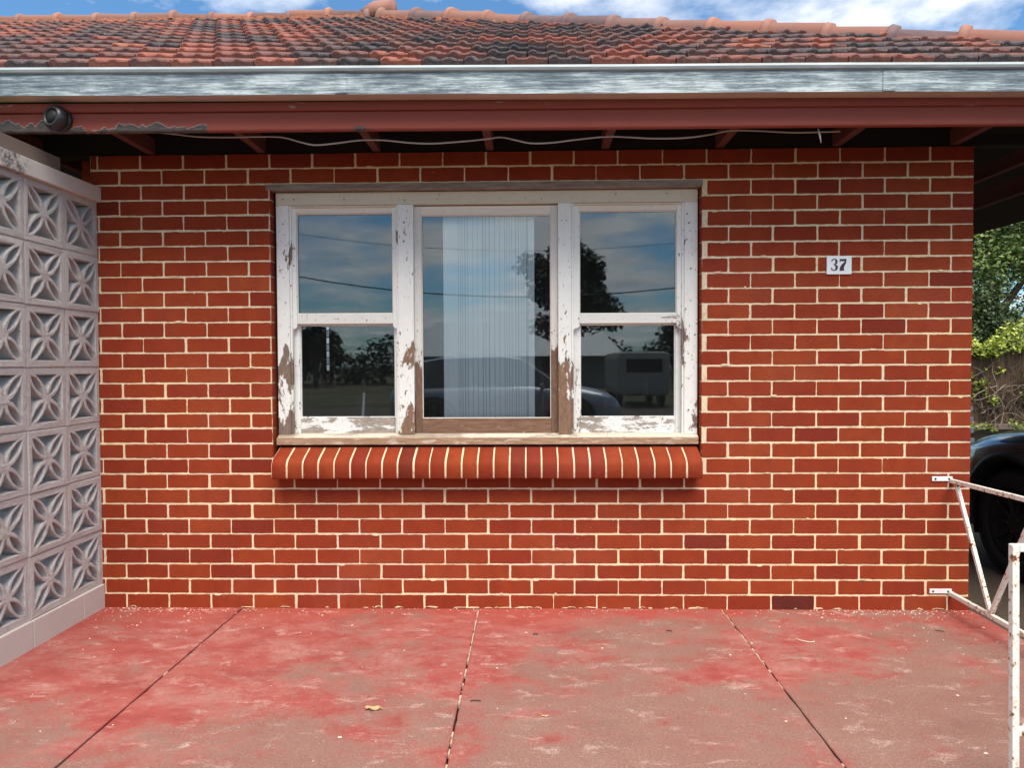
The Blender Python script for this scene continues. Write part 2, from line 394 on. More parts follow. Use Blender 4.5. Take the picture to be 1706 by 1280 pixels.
mk('car_black', lambda b: (.006, .008, .014), rough=.22, spec=.6, coat=1.0); mk('tyre', flat((.014, .014, .014)), rough=.8)
mk('trim_black', flat((.012, .012, .012)), rough=.55); mk('car_silver', lambda b: (.35, .37, .39), rough=.3, metal=.6, coat=.6)
mk('car_white', lambda b: (.72, .73, .72), rough=.4, coat=.5)
mk('rim', lambda b: (.03, .03, .032), rough=.4, metal=.7); mk('chrome', lambda b: (.75, .76, .78), rough=.2, metal=1)
mk('car_glass', lambda b: (.02, .025, .03), rough=.05, spec=.8); mk('lamp_glass', lambda b: (.30, .32, .34), rough=.12, spec=.8)
mk('leaf_tree', f_leaf((.022, .045, .010), (.10, .155, .035), (.27, .34, .10)), rough=.5, spec=.4)
mk('leaf_mid', f_leaf((.012, .025, .008), (.04, .065, .018), (.12, .16, .05)), rough=.5, spec=.3)
mk('leaf_vine', f_leaf((.10, .14, .015), (.33, .40, .05), (.58, .60, .13)), rough=.5, spec=.4)
mk('leaf_dark', f_leaf((.012, .020, .010), (.030, .045, .020), (.06, .08, .035)), rough=.6)
mk('bark', f_bark, rough=.95); mk('stem', f_stem, rough=.95); mk('paling', f_paling, rough=.95)
mk('board', flat((.19, .145, .12)), rough=.9); mk('leaf_dry', flat((.50, .33, .17), .4, 60), rough=.7)
mk('plate', flat((.80, .82, .82), .08, 60), rough=.25, spec=.5); mk('numeral', flat((.075, .018, .03), .5, 200), rough=.35)
mk('metal_roof', flat((.48, .50, .51)), rough=.45); mk('house_wall', flat((.20, .18, .16)), rough=.9)
mk('twig', flat((.07, .05, .04)), rough=.9); mk('straw', flat((.70, .60, .48)), rough=.9)
mk('kerb', flat((.30, .28, .25)), rough=.9); mk('blue_plastic', flat((.10, .13, .17)), rough=.4)
mk('white_enamel', flat((.82, .80, .80)), rough=.4)
# old window glass: clear, mirrors the sky, faint ripples and dried rain streaks
gm = bpy.data.materials.new('window glass'); gm.use_nodes = True; b = NB(gm.node_tree); b.n.clear()
P = b('NewGeometry').outputs['Position']
rip = b.noise(b.scale(P, (1, 1, .6)), 2.2, 0, .4)
bp = b('Bump', Height=rip, Strength=.02, Distance=.02)
gl = b('BsdfGlossy', Color=(.82, .93, 1.0), Roughness=.014); 
tr = b('BsdfTransparent', Color=(.99, .995, .995))
fr = b('Fresnel', IOR=1.72)
mx = b('MixShader', Fac=b.math('MAXIMUM', fr.outputs[0], .05)); b.l.new(tr.outputs[0], mx.inputs[1]); b.l.new(gl.outputs[0], mx.inputs[2])
dif = b('BsdfDiffuse', Color=(.75, .76, .74))
st = b.thr(b.noise(b.scale(P, (1, 1, .05)), 55, 5, .75), .56, .80)
st = b.math('MULTIPLY', st, b.thr(b.noise(b.scale(P, (1, 1, .5)), 3, 4), .42, .70))
m2 = b('MixShader', Fac=b.math('ADD', b.math('MULTIPLY', st, .10), .006)); b.l.new(mx.outputs[0], m2.inputs[1]); b.l.new(dif.outputs[0], m2.inputs[2])
oo = b('OutputMaterial'); b.l.new(m2.outputs[0], oo.inputs[0]); MAT['glass'] = gm

# ================================================================ GROUND
SLAB_X1 = 4.69
def sheet(name, x0, x1, y0, y1, z, m):
    q = MB(); q.add([(x0, y0, z), (x1, y0, z), (x1, y1, z), (x0, y1, z)], [(0, 1, 2, 3)]); return struct(q.build(name, m, fix=False))
sheet('ground', -300, 300, -300, 300, -.125, MAT['ground'])
sheet('driveway', 2.0, 16.5, -9.0, 11.93, -.105, MAT['asphalt'])
sheet('garden_bed', 4.69, 16.5, 7.5, 11.93, -.095, mat('soil', flat((.013, .011, .008), .5, 20), rough=1, spec=.05))
sheet('road', -120, 120, -20, -12, -.115, MAT['asphalt'])
# the four slab bays with ragged open joints between them
JX = [.655, 1.984, 3.331]
bays = [(-.13, JX[0]), (JX[0], JX[1]), (JX[1], JX[2]), (JX[2], SLAB_X1)]
q = MB()
def jag(x, y, k): return noise.noise(Vector((x*3+k, y*9, 0)))*.0035 + noise.noise(Vector((x+k, y*37, 5)))*.0022
for bi, (x0, x1) in enumerate(bays):
    g0 = .0042 if bi else 0; g1 = .0042 if bi < 3 else 0
    ys = [-3.2+3.2*i/110 for i in range(111)]
    L = [(x0+g0+(jag(x0, y, 1) if bi else 0), y) for y in ys]; Rr = [(x1-g1+(jag(x1, y, 9) if bi < 3 else noise.noise(Vector((0, y*6, 2)))*.006), y) for y in ys]
    dz = [0, -.0015, .001, -.001][bi]
    vs = []
    for (a, y), (c_, _) in zip(L, Rr): vs += [(a, y, -.10), (a, y, dz-.003), (a+.004, y, dz), (c_-.004, y, dz), (c_, y, dz-.003), (c_, y, -.10)]
    fs = []
    for i in range(len(ys)-1):
        for k in range(5): fs.append((i*6+k, i*6+k+1, (i+1)*6+k+1, (i+1)*6+k))
    fs += [(0, 1, 2, 3, 4, 5), tuple((len(ys)-1)*6+k for k in range(6))[::-1]]
    q.add(vs, fs)
o = struct(q.build('patio', MAT['slab']))
# cream filler and grit caught in the joints
q = MB()
for ji, x in enumerate(JX):
    y = -3.0
    while y < -.005:
        L = random.uniform(.01, .05); full = [.08, .5, .25][ji]*(1 if y > -1.0 else .55)
        if y > -.75 and ji: full = .97
        if random.random() < full:
            wv = random.uniform(.002, .0042); z = -.008+random.uniform(0, .0075)
            q.box(x-wv+random.uniform(-.001, .001), x+wv, y, y+L, -.02, z, 0, 0)
        y += L
o = struct(q.build('joint_filler', mat('joint filler', flat((.50, .39, .29), .4, 120), rough=.95)))
# mortar droppings along the foot of the wall
q = MB()
def crumb(x, y, r, flat_=.35, mi=0):
    n = random.randint(5, 8); ph = random.random()*6; z0 = .0005
    ring = [(x+r*random.uniform(.6, 1.2)*math.cos(ph+6.283*k/n), y+r*random.uniform(.5, 1)*math.sin(ph+6.283*k/n), z0) for k in range(n)]
    top = [(x+(a-x)*.6, y+(b_-y)*.6, z0+r*flat_*random.uniform(.6, 1.1)) for a, b_, _ in ring]
    q.add(ring+top, [tuple(range(n, 2*n))]+[(k, (k+1) % n, n+(k+1) % n, n+k) for k in range(n)], mi)
for i in range(620):
    t = random.random()
    x = random.choice([random.gauss(.15, .28), random.gauss(4.3, .3), random.uniform(-.1, 4.6)])
    if not -.1 < x < 4.67: continue
    crumb(x, -.004-abs(random.gauss(0, .05 if t < .8 else .25)), random.uniform(.0015, .005))
for i in range(110): crumb(random.uniform(-.1, 4.6), -random.uniform(.05, 2.4), random.choice([.002, .003, .003, .005, .008]), .2)
tag(q.build('mortar_crumbs', mat('mortar crumb', flat((.74, .62, .52), .25, 90), rough=.95)),
    'pale mortar crumbs and grit scattered over the red patio', 'debris', kind='stuff')

# ================================================================ HOUSE
H = empty('brick_house', (0, 0, 0), 'single storey red brick house with terracotta tiled roof and peeling white window', 'house')
CH = .084549; Z0 = .0796
def lineZ(i): return Z0 + (29-i)*CH       # top of course i = line i
q = MB(); RB = random.Random(3)
def brick(x0, x1, z0, z1, y=0.0, col=.5, rc=.006):
    """front face with slightly ragged rounded outline, bevelled back to the mortar"""
    def outline(ins, yy, jit):
        pts = []; a0, a1, b0, b1 = x0+ins, x1-ins, z0+ins, z1-ins
        nx = max(2, int((x1-x0)/.022)); nz = 3; r = rc
        P_ = []
        for i in range(nx+1): P_.append((a0+r+(a1-a0-2*r)*i/nx, b0, 0, -1))
        P_.append((a1-r*.3, b0+r*.3, 0, 0))
        for i in range(nz+1): P_.append((a1, b0+r+(b1-b0-2*r)*i/nz, 1, 0))
        P_.append((a1-r*.3, b1-r*.3, 0, 0))
        for i in range(nx+1): P_.append((a1-r-(a1-a0-2*r)*i/nx, b1, 0, 1))
        P_.append((a0+r*.3, b1-r*.3, 0, 0))
        for i in range(nz+1): P_.append((a0, b1-r-(b1-b0-2*r)*i/nz, -1, 0))
        P_.append((a0+r*.3, b0+r*.3, 0, 0))
        for (px, pz, nx_, nz_) in P_:
            k = noise.noise(Vector((px*35, pz*35, seed)))*.0021 + noise.noise(Vector((px*120, pz*120, seed)))*.0012
            pts.append((px+nx_*k, yy, pz+nz_*k))
        return pts
    seed = RB.random()*100
    y += RB.uniform(-.0012, .0012)
    A = outline(.0016, y, 1); B = outline(0, y+.0022, 1); D = outline(-.0005, y+.012, 1); n = len(A)
    q.add(A+B+D, [tuple(range(n))]+[(k, (k+1) % n, n+(k+1) % n, n+k) for k in range(n)]+[(n+k, n+(k+1) % n, 2*n+(k+1) % n, 2*n+k) for k in range(n)], 0, False, col)
OX0, OX1 = 3.5*.24, 13.4*.24; XE = 19.48*.24; XS = -.16
g = .0084
for c in range(30):
    zt = lineZ(c)-g/2; zb = lineZ(c+1)+g/2
    if c == 29: zb = -.004
    ph = 0 if c % 2 else .5
    ks = [ph+i for i in range(-2, 21)]
    for k in ks:
        x0 = k*.24+g/2+RB.uniform(-.003, .003); x1 = (k+1)*.24-g/2+RB.uniform(-.003, .003)
        x0 = max(x0, XS); x1 = min(x1, XE)
        if x1-x0 < .03: continue
        segs = [(x0, x1)]
        if 2 <= c <= 20:
            segs = []
            if x0 < OX0-.02: segs.append((x0, min(x1, OX0)))
            if x1 > OX1+.02: segs.append((max(x0, OX1), x1))
        for a, b_ in segs:
            if b_-a < .03: continue
            col = min(1, max(.18, RB.gauss(.54, .14)))
            if c >= 27 and RB.random() < .2: col *= .85
            if c == 29 and 14.7 < (a/.24) < 15.6: col = 0
            brick(a, b_, zb+RB.uniform(-.0012, .0012), zt+RB.uniform(-.0012, .0012), 0, col)
# mortar bed a few mm behind the faces, with the window hole left open
MY = .0016; zT = lineZ(0)-.006; zO = lineZ(2)-.002; zS = lineZ(21)
def mbox(x0, x1, z0, z1): q.box(x0, x1, MY, .11, z0, z1, 1)
mbox(XS, OX0-.001, -.1, zT); mbox(OX1+.001, XE-.003, -.1, zT); mbox(OX0-.001, OX1+.001, zO, zT); mbox(OX0-.001, OX1+.001, -.1, zS)
# brick ends showing in the reveals and round the corner
for c in range(2, 20):
    for (xx, d) in ((OX0, 1), (OX1, -1)):
        q.box(min(xx, xx+d*.0035), max(xx, xx+d*.0035), .006, .11, lineZ(c+1)+g/2, lineZ(c)-g/2, 0, 0, None, RB.gauss(.45, .15))
# smears of mortar standing proud of the joints
for i in range(140):
    c = RB.randint(1, 29); x = RB.uniform(-.1, XE-.05); zz = lineZ(c)+RB.uniform(-.006, .006)
    if 2 <= c <= 21 and OX0-.03 < x < OX1+.03: continue
    n = 9; wv = RB.uniform(.006, .03); hv = RB.uniform(.003, .007)
    pts = [(x+wv*math.cos(6.283*k/n)*RB.uniform(.6, 1.1), -.0022, zz+hv*math.sin(6.283*k/n)*RB.uniform(.6, 1.1)) for k in range(n)]
    bk = [(a, .004, b_) for a, _, b_ in pts]
    q.add(pts+bk, [tuple(range(n))]+[(k, (k+1) % n, n+(k+1) % n, n+k) for k in range(n)], 1)
for i in range(46):
    x = RB.choice([RB.gauss(2.4, .5), RB.uniform(0, 4.6)]); wv = RB.uniform(.006, .045); hv = RB.uniform(.003, .010); n = 11
    pts = [(x+wv*math.cos(6.283*k/n)*RB.uniform(.6, 1.1), -.003-.004*RB.random(), .003+hv*abs(math.sin(6.283*k/n))*RB.uniform(.5, 1.2)) for k in range(n)]
    q.add(pts+[(a, .003, b_) for a, _, b_ in pts], [tuple(range(n))]+[(k, (k+1) % n, n+(k+1) % n, n+k) for k in range(n)], 1)
wall = q.build('wall', [MAT['brick'], MAT['mortar']], H)
# side wall round the corner and the recessed porch wall behind the screen
q = MB()
q.box(XE-.12, XE-.004, .112, 5.0, -.1, 2.54, 1)
for c in range(30):
    z1_ = lineZ(c)-g/2; z0_ = lineZ(c+1)+g/2; y = .0 if c % 2 else .12
    yy = 0
    while yy < 5.0:
        y1_ = min(5.0, yy+(.115 if (c % 2 == 0 and yy == 0) else .23)); q.box(XE-.006, XE, max(yy, .013), y1_-g, z0_, z1_, 0, 0, None, RB.gauss(.5, .2)); yy = y1_
q.build('side_wall', [MAT['brick'], MAT['mortar']], H)
q = MB(); q.box(-3.2, -.30, 1.5, 1.6, -.1, 2.54, 1)
for c in range(30):
    xx = -3.2+(.12 if c % 2 else 0)
    while xx < -.5: q.box(xx, xx+.23, 1.494, 1.5, lineZ(c+1)+g/2, lineZ(c)-g/2, 0, 0, None, RB.gauss(.5, .2)); xx += .24
q.box(-.28, -.17, .12, 1.6, -.1, 2.54, 0); q.box(-3.3, -3.2, -.6, 1.6, -.1, 2.54, 0, 0, None, .3)  # last box: unseen left wall added to block sky light behind the screen
q.build('porch_wall_and_blocker', [MAT['brick'], MAT['mortar']], H)
# interior room walls
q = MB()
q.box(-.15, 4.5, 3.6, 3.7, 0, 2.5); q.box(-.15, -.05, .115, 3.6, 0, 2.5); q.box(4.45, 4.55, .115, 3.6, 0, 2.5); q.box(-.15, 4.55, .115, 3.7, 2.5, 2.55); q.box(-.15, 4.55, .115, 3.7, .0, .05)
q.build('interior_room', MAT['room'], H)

# --- brick on edge sill
q = MB(); zs = lineZ(21)+.028; 
SX0, SX1 = W(451, 790, -.105).x, W(1172, 790, -.105).x
ST, SB = 0.912, .742
n_b = 27; pitch = (SX1-SX0)/n_b
prof = [(.09, ST+.002), (.045, ST-.008), (-.05, ST-.046)]
for k in range(1, 7):
    a = R(20)+(math.pi/2-R(20))*k/6; prof.append((-.068-.040*(math.sin(a)-math.sin(R(20)))/(1-math.sin(R(20))), ST-.055-.045*(1-math.cos(a)/math.cos(R(20)))))
prof += [(-.108, SB+.006), (-.103, SB), (.0, SB+.004), (.09, SB+.02)]
def ins_prof(p, d): return [(y+d if y < 0 else y, z-d if z > SB+.05 else z+d*.5) for y, z in p]
for i in range(n_b):
    a = SX0+i*pitch+.0045+RB.uniform(-.0015, .0015); b_ = SX0+(i+1)*pitch-.0045+RB.uniform(-.0015, .0015)
    dz = RB.uniform(-.002, .002); dy = RB.uniform(-.0015, .0015)
    pr = [(y+dy, z+dz) for y, z in prof]; pi = ins_prof(pr, .003); m = len(pr)
    vs = [(a, y, z) for y, z in pi]+[(a+.0035, y, z) for y, z in pr]+[(b_-.0035, y, z) for y, z in pr]+[(b_, y, z) for y, z in pi]
    fs = []
    for s_ in range(3):
        for k in range(m): fs.append((s_*m+k, s_*m+(k+1) % m, (s_+1)*m+(k+1) % m, (s_+1)*m+k))
    q.add(vs, fs, 0, True, min(1, max(.15, RB.gauss(.55, .2)))); q.add(vs, [tuple(range(m))[::-1], tuple(3*m+k for k in range(m))], 0, False, .4)
pm = ins_prof(prof, .0035); q.prism(pm, 'x', SX0+.004, SX1-.004, 1, True)
q.build('window_sill', [MAT['brick'], MAT['mortar']], H)
# --- steel lintel
q = MB(); q.box(OX0-.02, OX1+.003, -.004, .10, lineZ(2)-.034, lineZ(2)-.002, 0, .002)
q.build('lintel', MAT['lintel'], H)

# ================================================================ WINDOW
WY = .05
Wd = bpy.data.objects.new('window', None); C.objects.link(Wd); Wd.parent = H; Wd.location = (2.03, WY, .92)
def X(px, Y=WY, py=530): return W(px, py, Y).x
def Zz(py, Y=WY, px=810): return W(px, py, Y).z
q = MB()
q.box(OX0-.0, OX1+.0, .085, .112, .90, lineZ(2)-.035, 0)      # dark packing round the frame
q.v = []; q.f = []; q.mi = []; q.sm = []; q.col = []
yf, yb = WY, WY+.085
def bar(x0, x1, z0, z1, m, y0=yf, y1=yb, bev=.0025): q.box(x0, x1, y0, y1, z0, z1, m, bev)
zt = Zz(318); z_hd = Zz(339); zsT = Zz(724)
xa, xb, xc, xd = X(462), X(483), X(664), X(689.5); xe, xf_, xg, xh = X(930), X(952), X(1140), X(1162)
q.box(xa, xh, yf, yb, z_hd, zt, 1, .002)                        # head
bar(xa, xb, zsT, z_hd-.001, 0); bar(xg, xh, zsT, z_hd-.001, 0)         # jambs
bar(xc, xd, zsT, z_hd-.001, 2, yf-.004); bar(xe, xf_, zsT, z_hd-.001, 2, yf-.004)  # mullions
# dark gap between frame and brickwork
q.box(OX0, xa-.004, .075, .10, .90, zt, 3); q.box(xh+.004, OX1, .075, .10, .90, zt, 3)
q.box(OX0, OX1, .06, .10, zt+.003, lineZ(2)-.036, 3); q.box(SX0+.03, SX1-.02, .045, .10, ST-.02, Zz(740), 3)
# stops (staff beads)
for (a, b_) in ((xb, xc), (xf_, xg)):
    q.box(a+.001, a+.012, yf+.006, yf+.03, zsT, z_hd-.002, 0, .0015); q.box(b_-.012, b_-.001, yf+.006, yf+.03, zsT, z_hd-.002, 0, .0015)
    q.box(a+.012, b_-.012, yf+.006, yf+.03, z_hd-.012, z_hd-.002, 1, .0015)
# nail and screw holes
def hole(px, py, r=.0026, m=3):
    p = W(px, py, WY-.0045); q.tube([(p.x, WY-.0062, p.z), (p.x, WY+.001, p.z)], r, 8, m)
for px, py, r in [(672, 371, .003), (677, 363, .0028), (676.5, 391, .003), (672.5, 402, .0045), (471, 373, .003), (473, 391, .002), (472, 462, .002), (677, 575, .0035), (680, 695, .003), (676, 696, .002), (936, 367, .003), (944, 367, .003), (1145, 356, .0035), (1148, 371, .004), (1151, 447, .0035), (947, 600, .004), (1147, 683, .0035), (573, 332, .003), (489, 332, .003), (471, 332, .003), (674, 333, .003), (732, 324, .0025), (1026, 323, .003), (1111, 322, .003), (902, 331, .0025), (1151, 500, .002)]:
    hole(px, py, r)
q.build('frame', [MAT['paint_jamb'], MAT['paint_head'], MAT['paint_mull'], MAT['dark_gap']], Wd)
q = MB()
zl = Zz(729.5, .02); zb_ = Zz(741, .02)
q.box(X(461), X(1162), .018, .115, zb_, zl, 0, .003)
q.add([(xa, .022, zl+.0005), (xh, .022, zl+.0005), (xh, .06, zsT+.004), (xa, .06, zsT+.004), (xa, .11, zsT+.004), (xh, .11, zsT+.004), (xa, .11, zl), (xh, .11, zl)],
      [(0, 1, 2, 3), (3, 2, 5, 4), (4, 5, 7, 6), (6, 7, 1, 0), (0, 3, 4, 6), (1, 7, 5, 2)], 1)
q.build('timber_sill', [MAT['sill_timber'], mat('worn cream', peel(.50, .56, dark=(.42, .33, .25), white=(.66, .59, .48), stretch=(.3, 1, 1), sc=12), rough=.7)], Wd)

def sash(x0, x1, gx0, gx1, zb0, zg0, zg1, zt1, y, mats, name='sash', horn=False, depth=.035):
    global q
    q = MB()
    q.box(x0, gx0, y, y+depth, zb0, zt1, 0, .002); q.box(gx1, x1, y, y+depth, zb0, zt1, 0, .002)
    q.box(gx0+.0005, gx1-.0005, y+.0012, y+depth, zb0, zg0, 1, .002); q.box(gx0+.0005, gx1-.0005, y+.0012, y+depth, zg1, zt1, 2, .002)
    # putty fillet
    for (a, c_, d, e) in ((gx0, gx0+.005, zg0, zg1), (gx1-.005, gx1, zg0, zg1), (gx0+.005, gx1-.005, zg0, zg0+.005), (gx0+.005, gx1-.005, zg1-.005, zg1)):
        q.box(a, c_, y+.010, y+.022, d, e, 2, .001)
    if horn:
        for xx, s_ in ((x0, 1), (x1, -1)):
            wdt = gx0-x0 if s_ == 1 else x1-gx1
            pr = [(xx, zb0+.001), (xx+s_*wdt, zb0+.001), (xx+s_*wdt, zb0-.014), (xx+s_*wdt*.8, zb0-.024), (xx+s_*wdt*.45, zb0-.028), (xx+s_*wdt*.25, zb0-.038), (xx, zb0-.042)]
            q.prism(pr, 'y', y, y+depth*.9, 0)
    return q.build(name, mats, Wd)
def pane(x0, x1, z0, z1, y):
    p = MB(); p.box(x0-.004, x1+.004, y, y+.003, z0-.004, z1+.004); return p.build('pane', MAT['glass'], Wd)
ys1, ys2 = WY+.018, WY+.053
ps, pr_, pm_, pc = MAT['paint_sash'], MAT['paint_rail'], MAT['paint_meet'], MAT['paint_cream']
# upper sashes sit outside, lower sashes inside
for (A, B, G0, G1, H0, H1, J0, J1, ztp, gt, mt, mb_, lt, lb) in (
        (483.5, 664, 495, 655, 487, 663.5, 499, 657.5, 341, 355, 523, 539.5, 541.5, 696),
        (952.5, 1139.5, 965.5, 1127.5, 953, 1139, 966.5, 1125.5, 337, 350.5, 522.5, 538.5, 540.5, 695)):
    cx_ = (A+B)/2
    sash(X(A), X(B), X(G0, ys1), X(G1, ys1), Zz(mb_, ys1, cx_), Zz(mt, ys1, cx_), Zz(gt, ys1, cx_), z_hd-.004, ys1, [ps, pm_, pc], horn=True)
    pane(X(G0, ys1), X(G1, ys1), Zz(mt, ys1, cx_), Zz(gt, ys1, cx_), ys1+.02)
    sash(X(H0, ys2)-.003, X(H1, ys2)+.003, X(J0, ys2), X(J1, ys2), zsT+.003, Zz(lb, ys2, cx_), Zz(lt, ys2, cx_), Zz(mt+3, ys2, cx_), ys2, [ps, pr_, ps])
    pane(X(J0, ys2), X(J1, ys2), Zz(lb, ys2, cx_), Zz(lt, ys2, cx_), ys2+.02)
yc = WY+.028
sash(xd+.0005, xe-.0005, X(702.5, yc), X(918, yc), zsT+.003, Zz(697.5, yc), Zz(357.5, yc), z_hd-.006, yc, [MAT['paint_stile'], MAT['wood'], pc])
pane(X(702.5, yc), X(918, yc), Zz(697.5, yc), Zz(357.5, yc), yc+.02)

# --- roof -----------------------------------------------------------------
TILT = -.0085; YE_ = -.585
def eave(x, y=YE_): return 2.748 + TILT*(x-2.2)*(1-(y-YE_)/3.07)
YR, YE, SL = 2.45, -.585, .538
HX, HY = 5.05, .10
def hipY(x):
    if x < 1.0: return YR
    if x < HX: return YR-(x-1.0)*(YR-HY)/(HX-1.0)
    return HY-(x-HX)*(HY+.62)/(7.1-HX)
rf = bpy.data.objects.new('roof', None); C.objects.link(rf); rf.parent = H; rf.location = (2, 1, 2.77)
q = MB(); RT = random.Random(11)
TW, TG = .197, .27; cs = 1/math.sqrt(1+SL*SL); sn = SL*cs
NU = 12
def hprof(u):
    h = 0
    if u < .26: h += .0145*math.sin(math.pi*u/.26)
    d = abs(u-.62)
    if d < .17: h += .010*(1+math.cos(math.pi*d/.17))/2
    return h
for row in range(14):
    s0 = row*TG
    y0 = YE+s0*cs
    if y0 > YR: break
    off = (TW/2 if row % 2 else 0)-3.2+.05
    nt = int(11/TW)
    patch = 0
    for t in range(nt):
        x0 = off+t*TW; xm = x0+TW/2
        if xm > 7.05 or y0 > hipY(xm)-.02: continue
        nn = noise.noise(Vector((xm*.55, s0*.9, 3)))
        col = .52+nn*.35+RT.gauss(0, .27)
        if RT.random() < .10: col = RT.uniform(0, .18)
        if RT.random() < .06: col = RT.uniform(.85, 1)
        col = min(1, max(0, col))
        ly = RT.uniform(-.006, .006); lz = RT.uniform(-.003, .003); rot = RT.uniform(-.02, .02)
        L = TG+.05
        vs = []
        for k in range(NU+1):
            u = k/NU; x = x0+.0035+u*(TW-.007); h = hprof(u)
            for (s_, zz) in ((0, .000), (0, .032), (.006, .039), (L, .004)):
                s2 = s0+s_+ly+rot*(u-.5)*TW
                hh = zz+h*(1 if s_ or zz > .01 else .35)
                vs.append((x, YE+s2*cs-hh*sn, eave(x, YE+s2*cs)+s2*sn+hh*cs+lz))
        fs = []
        for k in range(NU):
            for j in range(3): fs.append((k*4+j, (k+1)*4+j, (k+1)*4+j+1, k*4+j+1))
        fs += [(0, 1, 2, 3), (NU*4+3, NU*4+2, NU*4+1, NU*4)]
        q.add(vs, fs, 0, True, col)
        me_n = len(fs)
tiles = q.build('roof_tiles', MAT['tile'], rf)
try:
    tiles.data.set_sharp_from_angle(angle=R(38))
except Exception: pass
# deck below the tiles, back and side slopes
q = MB()
def rz(x, y, d=0): return eave(x, y)+(y-YE)*SL-d
zr = rz(1, YR); 
pA, pB = (-3.2, YR, rz(-3.2, YR, .012)), (1.0, YR, rz(1, YR, .012))
pC, pD = (HX, HY, rz(HX, HY, .012)), (7.1, YE, rz(7.1, YE, .012))
q.add([(-3.2, YE+.02, rz(-3.2, YE+.02, .012)), pD, pC, pB, pA], [(0, 1, 2, 3, 4)])
bk = 5.9; zk = 2.76
q.add([pA, pB, (7.1, bk, zk), (-3.2, bk, zk)], [(0, 1, 2, 3)]); q.add([pB, pC, pD, (7.1, bk, zk)], [(0, 1, 2, 3)])
q.build('roof_deck', MAT['dark_timber'], rf, fix=False)
# ridge and hip caps
q = MB(); bd = MB()
def caps(P0, P1, n, flip=False, r=.085):
    P0 = Vector(P0); P1 = Vector(P1); D = (P1-P0)/n; t = D.normalized(); side = t.cross(Vector((0, 0, 1))).normalized(); up = side.cross(t)
    for i in range(n):
        a = P0+D*i; col = min(1, max(0, RT.gauss(.45, .35))); jz = RT.uniform(-.010, .008); jr = RT.uniform(-.04, .03)
        rings = []
        L = D.length
        spec = [(0, r), (L*.84, r*.93), (L*.845, r*1.10), (L*.95, r*1.20), (L*1.0, r*1.08)] if not flip else [(0, r*1.08), (L*.04, r*1.20), (L*.15, r*1.12), (L*.155, r*.93), (L, r)]
        vs = []; m = 12
        for (s_, rad) in spec:
            for k in range(m+1):
                an = math.pi*(-.06+1.12*k/m); p = a+t*s_+side*(math.cos(an)*rad*1.15)+up*(math.sin(an)*rad*.92+jz+jr*s_-.03)
                vs.append(p)
        fs = []
        for s_ in range(len(spec)-1):
            for k in range(m): fs.append((s_*(m+1)+k, s_*(m+1)+k+1, (s_+1)*(m+1)+k+1, (s_+1)*(m+1)+k))
        e = (len(spec)-1)*(m+1); fs += [tuple(range(m+1)), tuple(e+k for k in range(m+1))]
        q.add(vs, fs, 0, True, col)
    # rough bedding mortar under both edges
    nb_ = n*8
    for sd in (-1, 1):
        vs = []
        for i in range(nb_+1):
            p = P0+(P1-P0)*i/nb_; o1 = .105+noise.noise(p*9)*.02; o2 = -.115+noise.noise(p*13+Vector((9, 0, 0)))*.02
            vs += [p+side*sd*.02+up*.03, p+side*sd*(o1)+up*(-.03), p+side*sd*(o1+.012)+up*o2]
        bd.add(vs, [(i*3+k, i*3+k+1, i*3+k+4, i*3+k+3) for i in range(nb_) for k in range(2)], 0, True)
rzz = lambda x, y: rz(x, y)+.035-(.022 if x > 1.5 else 0)
caps((-3.2, YR, rzz(-3.2, YR)), (.90, YR, rzz(.9, YR)), 12, False)
caps((1.02, YR-.01, rzz(1.02, YR)), (HX, HY, rzz(HX, HY)), 13, True, .095)
caps((HX, HY, rzz(HX, HY)), (7.1, -.6, rzz(7.1, -.6)), 6, True, .095)
# apex piece
q.tube([(.86, YR, rzz(1, YR)-.02), (.94, YR, rzz(1, YR)+.055), (1.1, YR-.03, rzz(1, YR)+.03)], [.09, .075, .09], 12, 0, True, True, .5)
q.build('ridge_capping', MAT['cap_tile'], rf); bd.build('cap_bedding', MAT['bedding'], rf)
# --- gutter, moulding, fascia (they run gently downhill to the right)
def sweep(name, prof, mats, mi=None, x0=-3.2, x1=7.1, n=60, tilt=TILT, smooth=False, wob=.0, parent=H, zref=0):
    p = MB(); m = len(prof); vs = []
    for i in range(n+1):
        x = x0+(x1-x0)*i/n
        for (y, z) in prof:
            vs.append((x, y+noise.noise(Vector((x*.9, 3, 1)))*wob, z+tilt*(x-2.2)+noise.noise(Vector((x*.7, 0, 7)))*wob))
    for k in range(m):
        p.add(vs if k == 0 else [], [(i*m+k-(0 if k == 0 else len(vs)), i*m+(k+1) % m-(0 if k == 0 else len(vs)), (i+1)*m+(k+1) % m-(0 if k == 0 else len(vs)), (i+1)*m+k-(0 if k == 0 else len(vs))) for i in range(n)], mi[k] if mi else 0, smooth)
    p.add([], [tuple(range(m))][:0]); return p.build(name, mats, parent)
gp = [(-.60, 2.622), (-.602, 2.715), (-.598, 2.722), (-.612, 2.727), (-.617, 2.738), (-.612, 2.750), (-.598, 2.753), (-.594, 2.745), (-.593, 2.63), (-.520, 2.632), (-.520, 2.70), (-.514, 2.70), (-.514, 2.622)]
sweep('gutter', gp, [MAT['gutter'], MAT['lip'], MAT['gunder']], mi=[0, 0, 1, 1, 1, 1, 1, 0, 0, 0, 0, 0, 2], wob=.003)
for xj in (-1.1, 1.37, 3.9, 6.2):
    q = MB(); dz_ = TILT*(xj-2.2); q.box(xj, xj+.055, -.6055, -.6005, 2.624+dz_, 2.716+dz_, 0, .001); q.build('gutter_joint', MAT['gutter'], H)
sweep('fascia_moulding', [(-.515, 2.581), (-.522, 2.590), (-.522, 2.619), (-.47, 2.619), (-.47, 2.581)], MAT['trim'], tilt=-.005, wob=.002)
